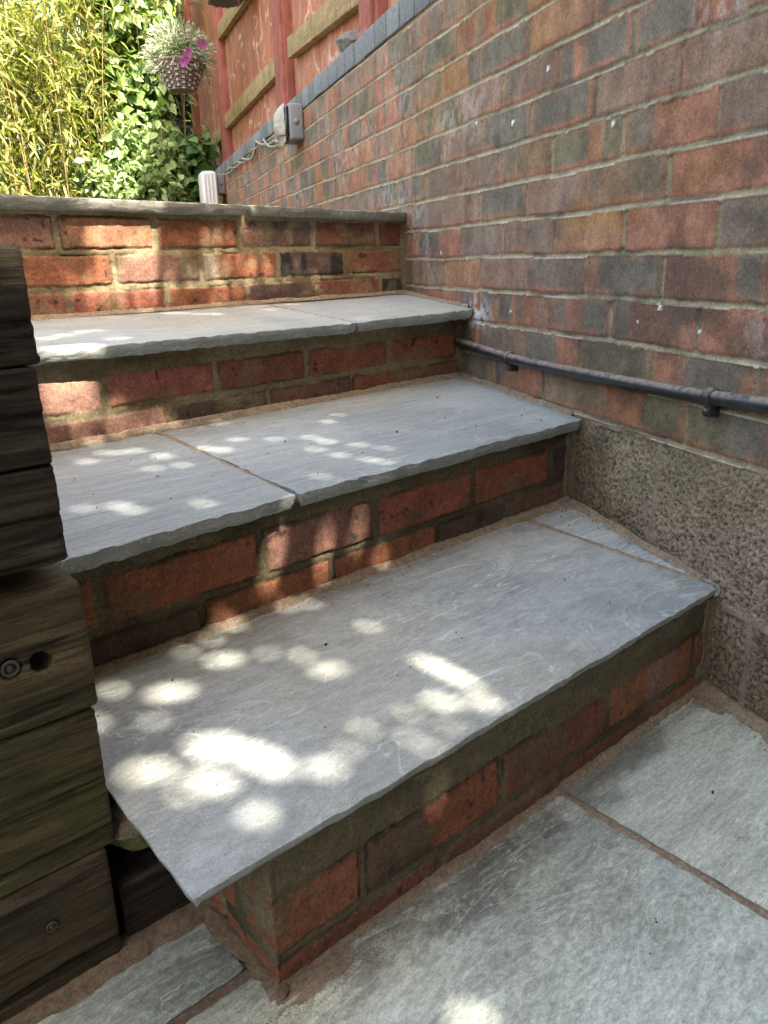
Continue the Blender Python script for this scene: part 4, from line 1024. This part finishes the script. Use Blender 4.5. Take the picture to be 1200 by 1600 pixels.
# ------------------------------------------------------------------ small debris on the treads
def debris():
    rg = np.random.default_rng(77); mb = MB()
    ico = np.array([(0, 0, 1), (.9, 0, .1), (-.4, .8, 0), (-.5, -.8, .1), (.1, .1, -.8)]); fi = np.array([(0, 1, 2), (0, 2, 3), (0, 3, 1), (4, 2, 1), (4, 3, 2), (4, 1, 3)])
    def put(x, y, z, r, col):
        a = rg.uniform(0, 6.28); Rz = np.array([[math.cos(a), -math.sin(a), 0], [math.sin(a), math.cos(a), 0], [0, 0, 1]])
        mb.add((ico*r*rg.uniform(.6, 1.3, 3)) @ Rz.T+[x, y, z+r*.5], fi, col)
    for (x0, x1, y0, y1, z0, z1, n) in ((.2, 1.08, .5, .88, Z1f, Z1b, 90), (.2, 1.25, .87, 1.32, Z2f, Z2b, 110), (.3, 1.4, 1.27, 1.65, Z3f, Z3b, 60), (.28, 1.0, .0, .48, 0, 0, 60)):
        for k in range(n):
            x = rg.uniform(x0, x1); v = rg.uniform(0, 1)**.7 if k % 3 else rg.uniform(.9, 1); y = y0+(y1-y0)*v
            dark_ = rg.random() < .6
            put(x, y, z0+(z1-z0)*(y-y0)/(y1-y0+.04)+.0012, rg.uniform(.0006, .0017), (.05, .035, .025) if dark_ else (.3, .2, .12))
    for k in range(70):   # crumbs along wall side of treads
        v = rg.random()
        if k % 2: y = .55+.33*v; put(wx(y)-.03-abs(rg.normal(0, .015)), y, Z1f+(Z1b-Z1f)*v+.001, rg.uniform(.0007, .0022), (.22, .15, .1))
        else: y = .30+.18*v; put(wx(y)-.03-abs(rg.normal(0, .02)), y, .002, rg.uniform(.0007, .0025), (.3, .24, .18))
    for (x, y, z) in ((.52, .74, .195), (.93, .66, .19), (.71, 1.1, .381), (.9, 1.02, .379), (1.18, 1.2, .384), (.45, 1.05, .38), (.33, .8, .194), (.62, .3, .0), (.86, .36, 0.), (.5, .12, 0.), (1.16, .84, .197), (1.19, .86, .197), (1.13, .80, .197)):
        put(x, y, z+.001, rg.uniform(.0018, .0032), (.04, .03, .022)); put(x+.004, y+.003, z+.001, .0012, (.06, .04, .03))
    o = mb.build('grit', M['sand'], None, smooth=False); o['kind'] = 'stuff'
debris()
Pf = at_z((337, 1236), Z1f+.006)
def leaves(P, D, Nn, L, W, shape='oval', fold=.15, curl=.0):
    """P base points, D direction, Nn face normal -> V, F ; one closed outline per leaf"""
    n = len(P); D = D/np.linalg.norm(D, axis=1)[:, None]; S_ = np.cross(D, Nn); S_ /= np.linalg.norm(S_, axis=1)[:, None]+1e-9; U = np.cross(S_, D)
    tp = {'blade': ([0, .25, .6, 1], [.12, 1, .8, 0]), 'oval': ([0, .3, .65, 1], [.1, 1, .85, 0]), 'heart': ([0, -.08, .35, 1], [0, .6, 1, 0])}[shape]
    t, w = tp; L = np.broadcast_to(L, (n,)); W = np.broadcast_to(W, (n,))
    V = []
    for k in range(4):
        c = P+D*(L*t[k])[:, None]-np.array([0, 0, 1.])*(curl*L*t[k]**2)[:, None] if curl else P+D*(L*t[k])[:, None]
        V.append(c)                                        # midrib
        if k in (1, 2):
            V.append(c+S_*(W*w[k]/2)[:, None]+U*(W*fold)[:, None]); V.append(c-S_*(W*w[k]/2)[:, None]+U*(W*fold)[:, None])
    V = np.stack(V, 1)                                     # 0 base,1 mid1,2 R1,3 L1,4 mid2,5 R2,6 L2,7 tip
    T = np.array([(0, 2, 1), (0, 1, 3), (1, 2, 5), (1, 5, 4), (3, 1, 4), (3, 4, 6), (4, 5, 7), (6, 4, 7)])
    F_ = (T[None]+(np.arange(n)*8)[:, None, None]).reshape(-1, 3)
    return V.reshape(-1, 3), F_
V, F_ = leaves(np.array([Pf, Pf+[.006, .003, .001]]), np.array([(1, .4, .1), (.2, 1, .3)]), np.array([(0, 0, 1.), (.2, 0, 1)]), .008, .005, 'oval', .3)
o = meshobj('fallen_leaf', V-[0, 0, .003], F_, M['orange_leaf'], None, None, True, base=Pf); tag(o, 'tiny curled orange leaf lying on the lowest grey tread', 'leaf')

# ------------------------------------------------------------------ PLANTS behind the steps
rg = np.random.default_rng(42)
def rvec(n, up=0.): v = rg.normal(size=(n, 3)); v[:, 2] += up; return v/np.linalg.norm(v, axis=1)[:, None]
GZ = .76
def plant_group(name, label, cat, base, group=None): return thing(name, label, cat, base, group)
def bamboo(label, q, depth, h, ncane, nleaf, spread, group, lean=(0, 0)):
    b = at_d(q, depth); b[2] = GZ; t = plant_group('bamboo', label, 'bamboo', b, group)
    mb = MB(); LP = []; LD = []
    for k in range(ncane):
        r0 = rg.normal(size=2)*spread*.30; hh = h*rg.uniform(.55, 1.05); az = rg.uniform(0, 6.28); bow = rg.uniform(.1, .45)*hh*.5
        tt = np.linspace(0, 1, 12); dx = np.cos(az)*bow*tt**2+lean[0]*tt; dy = np.sin(az)*bow*tt**2+lean[1]*tt
        P = np.stack([b[0]+r0[0]+dx, b[1]+r0[1]+dy, GZ+hh*(tt-.06*tt**3)], 1)
        mb.tube(P, .0055*(1.1-.8*tt), 6)
        m_ = nleaf//ncane; ti = rg.uniform(.12, 1, m_)**.8
        pb = np.stack([np.interp(ti, tt, P[:, i]) for i in range(3)], 1)
        off = rvec(m_)*(.05+.16*rg.random((m_, 1)))
        LP.append(pb+off); LD.append(off*3+rvec(m_, -.5)*.5)
    mb.build('canes', M['cane'], t, usecol=False)
    P = np.vstack(LP); D = np.vstack(LD); n = len(P)
    V, F_ = leaves(P, D, rvec(n, .9), rg.uniform(.07, .14, n), rg.uniform(.012, .022, n), 'blade', .15, .25)
    meshobj('foliage', V, F_, M['leaf_bamboo'], t, None, True)
gB = 'clumps of yellow-green bamboo'
bamboo('tall golden bamboo clump at the far left edge above the steps', (-40, 300), 5.6, 2.6, 34, 5200, 1.0, gB)
bamboo('dense golden bamboo clump, second from the left, leaning on its neighbour', (70, 300), 5.9, 2.7, 38, 6500, 1.0, gB)
bamboo('sparser bamboo clump with bare tan canes beside the climbing vine', (160, 300), 6.4, 2.5, 26, 2600, .8, gB)
bamboo('bamboo clump beyond the left edge of the view behind the raised bed', (-330, 300), 5.6, 2.5, 26, 2600, 1.3, gB)
def bush(name, label, cat, pts, depth, n, lsz, mat, shape, stems=8, wr=.7, group=None, thick=.35, stemh=None, up=.4, smat='stem', face=.5):
    """pts: list of (px, py, radius_m) blobs placed at this distance"""
    cs = np.array([at_d((p_[0], p_[1]), depth) for p_ in pts]); rr = np.array([p_[2] for p_ in pts])
    b = cs.mean(0).copy(); b[2] = GZ; t = plant_group(name, label, cat, b, group)
    w_ = rr**2; idx = rg.choice(len(pts), n, p=w_/w_.sum())
    v = rvec(n); rad_ = rg.random((n, 1))**.45
    P = cs[idx]+v*rad_*rr[idx][:, None]*np.array([1, 1, 1]); P += (vn(P[:, 0]*4, P[:, 2]*4, 3)-.5)[:, None]*.1
    keep = P[:, 2] > GZ+.01; P = P[keep]; v = v[keep]; n = len(P)
    Nn = v*.6+np.array(SUN)*face+rvec(n)*.5
    D = rvec(n, -up)+v*.4; L = rg.uniform(*lsz, n)
    V, F_ = leaves(P, D, Nn, L, L*wr, shape, .12, .15); meshobj('foliage', V, F_, M[mat], t, None, True)
    mb = MB()
    for k in range(stems):
        c = cs[rg.integers(len(cs))]; tt = np.linspace(0, 1, 8)[:, None]; st = np.array([b[0]+rg.normal()*.2, b[1]+rg.normal()*.1, GZ]); 
        if stemh == 'vert': st = np.array([c[0]+rg.normal()*.06, c[1]+rg.normal()*.05, GZ])
        e = c+rvec(1)[0]*.12; Pm = st*(1-tt)+e*tt; Pm[:, :2] += np.sin(tt*3)*rg.normal(size=2)*.06
        mb.tube(Pm, np.linspace(.008, .003, 8), 6)
    mb.build('stems', M[smat], t, usecol=False); return t
bush('climbing_vine', 'climbing vine with heart-shaped leaves on bare stems right of the bamboo', 'climber',
     [(205, 30, .33), (185, 90, .28), (210, 130, .22), (215, 190, .2), (190, 160, .25), (235, 60, .2), (175, 20, .3), (220, 235, .2), (170, 230, .22), (185, -70, .5), (240, 200, .16), (250, 150, .12), (140, 150, .2), (235, 260, .18)], 6.0, 5200, (.05, .105), 'leaf_vine', 'heart', 26, .85, stemh='vert')
bush('variegated_shrub', 'low pale green shrub with rounded leaves in front of the vine stems', 'shrub',
     [(150, 265, .14), (185, 255, .15), (165, 290, .15), (200, 290, .17), (240, 275, .16), (255, 250, .13), (230, 300, .14), (265, 290, .12), (215, 250, .12), (135, 290, .14), (250, 215, .12), (200, 220, .14)], 5.7, 2100, (.05, .085), 'leaf_pale', 'oval', 14, .62)
bush('leafy_bush', 'mid green bush with broad leaves beside the far end of wall', 'bush',
     [(290, 240, .12), (305, 260, .13), (285, 275, .13), (310, 285, .11), (300, 300, .12), (275, 255, .1), (322, 230, .06)], 5.9, 520, (.06, .11), 'leaf_bush', 'oval', 10, .72)
bush('ivy', 'dark ivy mass hanging beside the end of the red fence', 'ivy',
     [(270, 60, .5), (270, 150, .45), (285, 220, .4), (300, 20, .4), (300, 120, .3), (250, 250, .4), (265, -60, .5), (240, 180, .35)], 7.6, 6500, (.05, .09), 'leaf_ivy', 'heart', 20, .9)
bush('shrub', 'bright light green shrub high behind the hanging basket', 'shrub', [(230, 25, .30), (260, 40, .25), (215, 5, .3), (200, 60, .3), (280, -20, .3)], 6.9, 1900, (.035, .07), 'leaf_bamboo', 'oval', 10, .5)
bush('hedge', 'dark green hedge standing behind the bamboo', 'hedge',
     [(x, y, .7) for x in range(-600, 320, 90) for y in (60, 160, 260)], 9.2, 15000, (.07, .12), 'leaf_vine', 'oval', 20, .6)
# ------------------------------------------------------------------ hanging baskets
def basket(label, c, R_, hgt, flowers, group='hanging wicker baskets'):
    c = np.array(c, float); t = thing('hanging_basket', label, 'hanging basket', c-[0, 0, hgt], group)
    n = 72; m_ = 12; mb = MB(); mb2 = mb
    prof = lambda u: R_*(.50+.50*u**.8)
    for j in range(m_):                      # woven rows
        u = (j+.5)/m_; r = prof(u); z = c[2]-hgt+hgt*u
        a = np.arange(n+1)/n*2*math.pi; wv = np.sin(a*18+(j % 2)*math.pi)*.0045
        mb.tube(np.stack([c[0]+(r+wv)*np.cos(a), c[1]+(r+wv)*np.sin(a), np.full(n+1, z)], 1), hgt/m_*.52, 6, (.21, .165, .14), cap=False)
    a = np.arange(n+1)/n*2*math.pi
    mb.tube(np.stack([c[0]+(R_+.004)*np.cos(a), c[1]+(R_+.004)*np.sin(a), np.full(n+1, c[2])], 1), .009, 8, (.21, .165, .14), cap=False)
    # bottom
    mb.add(np.vstack([np.stack([c[0]+prof(0.02)*np.cos(a[:-1]), c[1]+prof(0.02)*np.sin(a[:-1]), np.full(n, c[2]-hgt+.004)], 1)]), np.arange(n)[None, ::-1], (.1, .08, .07))
    for k in range(18):                     # pale uprights of the weave
        aa = (k+.5)/18*2*math.pi; 
        for j in range(m_):
            if (j+k) % 2: continue
            
            u = (j+.5)/m_; r = prof(u)+.009; z = c[2]-hgt+hgt*u
            mb2.box((c[0]+r*math.cos(aa), c[1]+r*math.sin(aa), z), (-math.sin(aa), math.cos(aa), 0), (math.cos(aa), math.sin(aa), 0), (0, 0, 1), .008, .003, hgt/m_*.55, .001, (.40, .38, .35))
    mb.build('basket', M['wicker'], t)
    top = c+[0, 0, .55]; mb = MB()
    for k in range(3):
        aa = k/3*2*math.pi+.5; e = c+[R_*math.cos(aa), R_*math.sin(aa), 0]
        nl = 30
        for i in range(nl):
            p0 = e+(top-e)*i/nl; p1 = e+(top-e)*(i+.8)/nl; mb.tube([p0, p1], .0022 if i % 2 else .0032, 5)
    mb.build('chain', M['metal'], t, usecol=False)
    nn = 2400; v = rvec(nn, .35); rr_ = rg.random((nn, 1))**.5; P = c+[0, 0, .03]+v*rr_*[R_*1.45, R_*1.45, .19]; P[:, 2] = np.maximum(P[:, 2], c[2]-.08+.25*(np.hypot(*(P-c)[:, :2].T) < R_)*.3)
    V, F_ = leaves(P, v+rvec(nn)*.6, rvec(nn, .5), rg.uniform(.025, .06, nn), rg.uniform(.004, .010, nn), 'blade', .1, .1); meshobj('silver_foliage', V, F_, M['leaf_silver'], t)
    nn = 220; v = rvec(nn, .4); P = c+[0, 0, .02]+v*(rg.random((nn, 1))**.5)*[R_*1.05, R_*1.05, .10]
    V, F_ = leaves(P, v+rvec(nn)*.5, rvec(nn, .7), rg.uniform(.03, .05, nn), rg.uniform(.015, .025, nn), 'oval', .1, .1); meshobj('green_foliage', V, F_, M['leaf_bush'], t)
    for fq in flowers:
        fc = np.array(fq); ax = (EYE-fc); ax /= np.linalg.norm(ax); sx = np.cross(ax, [0, 0, 1.]); sx /= np.linalg.norm(sx); sz = np.cross(sx, ax)
        aa = np.arange(6)/6*2*math.pi; D = np.cos(aa)[:, None]*sx+np.sin(aa)[:, None]*sz+ax*.35
        V, F_ = leaves(np.tile(fc, (6, 1)), D, np.tile(ax, (6, 1)), .034, .034, 'heart', .1); meshobj('flower', V, F_, M['petal'], t)
    return t
bc = at_d((281, 99), 4.75)
fl = [at_d(q, 4.58) for q in ((290, 92), (294, 82), (287, 97), (317, 70), (315, 68))]
basket('wicker hanging basket of silver foliage and pink flowers before the ivy', bc, .145, .155, fl)
bc = at_d((346, -56), 4.2)
basket('second wicker basket cut off by the top edge before the fence', bc, .16, .185, [bc+[.05, -.1, .08]])

# ------------------------------------------------------------------ TREE whose crown dapples the steps (stands behind the camera)
HOLES = []      # (world point, hole radius)
def hole(P, r): HOLES.append((np.array(P), r))
n1 = np.cross(np.array([1, 0, 0.]), np.array([0, .42, Z1b-Z1f])); n2_ = np.cross(np.array([1, 0, 0.]), np.array([0, .5, Z2b-Z2f])); n3_ = np.cross(np.array([1, 0, 0.]), np.array([0, .5, Z3b-Z3f]))
def onslab(k, q): return on_plane(q, [(0, .49, Z1f), (0, .85, Z2f), (0, 1.31, .553)][k], [n1, n2_, n3_][k])
def holes_px(fn, lst):
    for q in lst: hole(fn((q[0], q[1])), q[2]/1000.)
holes_px(lambda q: onslab(0, q), [(575, 979, 6), (470, 1025, 6), (417, 1022, 3), (502, 1050, 7), (522, 1043, 6), (340, 1034, 9), (360, 1030, 10), (290, 1020, 3), (250, 1086, 12), (280, 1080, 12), (178, 1080, 7),
  (241, 1127, 5), (146, 1132, 6), (315, 1165, 18), (350, 1165, 20), (385, 1180, 24), (415, 1190, 24), (432, 1200, 18), (330, 1180, 14), (215, 1208, 12), (245, 1205, 16), (315, 1222, 14), (340, 1225, 16), (285, 1243, 5),
  (401, 1275, 12), (500, 1203, 10), (515, 1198, 8), (543, 1172, 3), (570, 1138, 3), (640, 1152, 2), (668, 1168, 1), (665, 1033, 10), (688, 1043, 11), (710, 1055, 10), (735, 1070, 9), (684, 1096, 13), (700, 1097, 11), (752, 1098, 13), (762, 1096, 9),
  (705, 1134, 1), (482, 944, 5), (447, 950, 6), (365, 978, 5), (345, 980, 4), (330, 1000, 3), (640, 1115, 2)])
R2L = lambda q: on_plane(q, (0, .886, 0), (-.013, 1, 0))
holes_px(R2L, [(431, 846, 9), (428, 858, 9), (425, 870, 9), (422, 884, 9), (419, 898, 9), (416, 910, 7), (506, 845, 4), (505, 858, 6), (504, 871, 6), (503, 884, 6), (502, 896, 5), (561, 812, 3), (559, 824, 4), (556, 838, 5), (553, 851, 4), (592, 878, 7)])
holes_px(lambda q: on_plane(q, (0, .503, 0), (0, 1, 0)), [(684, 1238, 0)])
holes_px(lambda q: onslab(1, q), [(118, 690, 6), (145, 692, 9), (180, 682, 9), (205, 676, 8), (230, 673, 6), (137, 719, 7), (165, 706, 6), (190, 705, 8), (215, 702, 6), (255, 711, 9), (240, 731, 5), (285, 726, 6), (185, 791, 7), (205, 797, 6),
  (318, 786, 5), (130, 795, 3), (246, 669, 7), (265, 667, 7), (322, 700, 7), (348, 703, 9), (372, 687, 5), (429, 686, 4), (488, 684, 6), (510, 690, 7), (493, 702, 5), (531, 711, 6), (560, 695, 5), (577, 718, 7), (598, 722, 5),
  (513, 659, 4), (530, 649, 4), (500, 745, 3), (345, 660, 3), (600, 700, 3)])
R3L = lambda q: on_plane(q, (0, 1.345, 0), (-.05, 1, 0))
holes_px(R3L, [(x, y, 16) for x in (72, 92, 112, 132) for y in (592, 608, 625, 642)]+[(x, y, 9) for x in (85, 110, 135, 160, 180) for y in (662,)]+[(548, 532, 2)])
holes_px(lambda q: onslab(2, q), [(70, 492, 5), (92, 492, 5), (185, 489, 6), (200, 488, 5), (255, 488, 6), (225, 494, 6), (265, 494, 7), (285, 493, 8), (310, 494, 8), (335, 494, 7), (175, 531, 5), (190, 529, 5), (100, 527, 9), (125, 522, 8), (75, 532, 9), (150, 520, 5),
  (340, 474, 8), (370, 477, 8), (400, 475, 8), (430, 473, 8), (455, 478, 7), (480, 470, 5), (420, 487, 5), (250, 478, 5), (300, 476, 5), (100, 486, 5), (330, 484, 4), (220, 480, 4)])
R4L = lambda q: on_plane(q, (.5, 1.67, 0), (-.108, 1, 0))
holes_px(R4L, [(x, y, 12) for x in (142, 160, 180, 200, 220, 238) for y in (345, 360, 378)]+[(x, y, 11) for x in (158, 178, 198, 218, 236) for y in (395, 415, 432)]+[(x, y, 11) for x in (145, 165, 190, 215, 235) for y in (450, 465)]
  +[(320, 372, 6), (340, 378, 7), (360, 380, 6), (322, 398, 5), (335, 412, 8), (355, 415, 9), (375, 413, 9), (395, 415, 8), (415, 418, 7), (345, 440, 7), (370, 452, 7), (350, 462, 7), (385, 440, 5), (110, 345, 3), (428, 440, 3), (465, 420, 2)])
holes_px(lambda q: on_plane(q, (0, 1.49, 0), (-.12, 1, 0)), [(140, 312, 7), (165, 313, 6), (190, 314, 7), (215, 315, 8), (335, 322, 7), (355, 324, 8), (372, 325, 7), (300, 319, 4)])
holes_px(lambda q: at_z(q, 0.), [(727, 1598, 5), (742, 1594, 6)])
holes_px(lambda q: at_y(q, .64), [(16, 381, 4), (30, 384, 3)])

def shade_tree():
    rg = np.random.default_rng(9); base = np.array([.9, -4.6, 0.])
    t = thing('tree', 'broad leafy tree standing behind the viewer, its crown dappling the steps', 'tree', base)
    n = 250000
    fx = rg.uniform(-2.6, 2.6, n); fy = rg.uniform(-3.0, 2.3, n); d = rg.uniform(3.75, 4.5, n)
    P = np.stack([fx, fy, np.full(n, .3)], 1)+SUN*d[:, None]
    # uneven outline of the crown
    e = np.minimum(np.minimum(fx+2.6, 2.6-fx), np.minimum(fy+3.0, 9))
    keep = e > fbm(fx*1.2, fy*1.2, 3, 3)*.7-.15
    P = P[keep]; L = rg.uniform(.042, .062, len(P))
    # small leaves added round each gap to sharpen the sun dapples
    hp0 = np.array([h[0] for h in HOLES]); m2 = 1100
    P2 = np.repeat(hp0, m2, 0); n2 = len(P2); rr = rg.uniform(0, .075, n2)**1.0; aa = rg.uniform(0, 2*math.pi, n2)
    B = np.cross(SUN, [1, 0, 0.]); B /= np.linalg.norm(B); A = np.cross(B, SUN)
    lift = (.3-P2[:, 2])/SUN[2]
    P2 = P2+SUN*(lift+rg.uniform(3.75, 4.1, n2))[:, None]+A*(rr*np.cos(aa))[:, None]+B*(rr*np.sin(aa))[:, None]
    P = np.vstack([P, P2]); L = np.concatenate([L, rg.uniform(.010, .016, n2)]); n = len(P)
    Nn = rg.normal(size=(n, 3))*.35+SUN; D = np.cross(Nn, rg.normal(size=(n, 3))); D /= np.linalg.norm(D, axis=1)[:, None]
    T_ = P+D*L[:, None]
    ok = np.ones(n, bool)
    pa, pb, ta, tb_ = P @ A, P @ B, T_ @ A, T_ @ B
    va, vb = ta-pa, tb_-pb; vv = va*va+vb*vb+1e-12
    for hp, hr in HOLES:
        a0, b0 = hp @ A, hp @ B
        near = np.nonzero((np.abs(pa-a0) < .15) & (np.abs(pb-b0) < .15))[0]
        qa, qb = a0-pa[near], b0-pb[near]
        t_ = np.clip((qa*va[near]+qb*vb[near])/vv[near], .15, .85)
        dd = np.hypot(qa-t_*va[near], qb-t_*vb[near])
        ok[near] &= dd > .0030+hr*.43+L[near]*.33
    V, F_ = leaves(P[ok], D[ok], Nn[ok], L[ok], L[ok]*.72, 'oval', .06)
    meshobj('crown', V, F_, M['leaf_tree'], t, None, True)
    mb = MB(); top = np.array([.9, -3.9, 3.4]); tt = np.linspace(0, 1, 14)[:, None]
    trunk = base*(1-tt)+top*tt; trunk[:, 0] += np.sin(tt[:, 0]*4)*.06
    mb.tube(trunk, np.linspace(.17, .09, 14), 14); mb.build('trunk', M['bark'], t, usecol=False)
    mb = MB()
    Hp = np.array([h[0] for h in HOLES]); ha, hb = Hp @ A, Hp @ B
    for k in range(26):
        best = None
        for tr in range(40):
            e_ = np.array([rg.uniform(-2, 2.2), rg.uniform(-2.4, 1.6), .3])+SUN*rg.uniform(4.2, 4.8); s0 = trunk[-1-rg.integers(0, 4)]
            tt2 = np.linspace(0, 1, 18)[:, None]; Pm = s0*(1-tt2)+e_*tt2; Pm[:, 2] += np.sin(tt2[:, 0]*math.pi)*.15; Pm[1:-1, :2] += rg.normal(size=(16, 2))*.02
            pa, pb = Pm @ A, Pm @ B
            dm = np.hypot(pa[:, None]-ha, pb[:, None]-hb).min()
            if best is None or dm > best[0]: best = (dm, Pm)
        if best[0] > .06: mb.tube(best[1], np.linspace(.035, .006, 18), 7)
    if mb.n: mb.build('limbs', M['bark'], t, usecol=False)
shade_tree()
for o in list(bpy.data.objects):
    if '_b' in o.keys(): del o['_b']
    if 'label' in o.keys() and o['label'] is None: del o['label']
    if 'category' in o.keys() and o['category'] is None: del o['category']
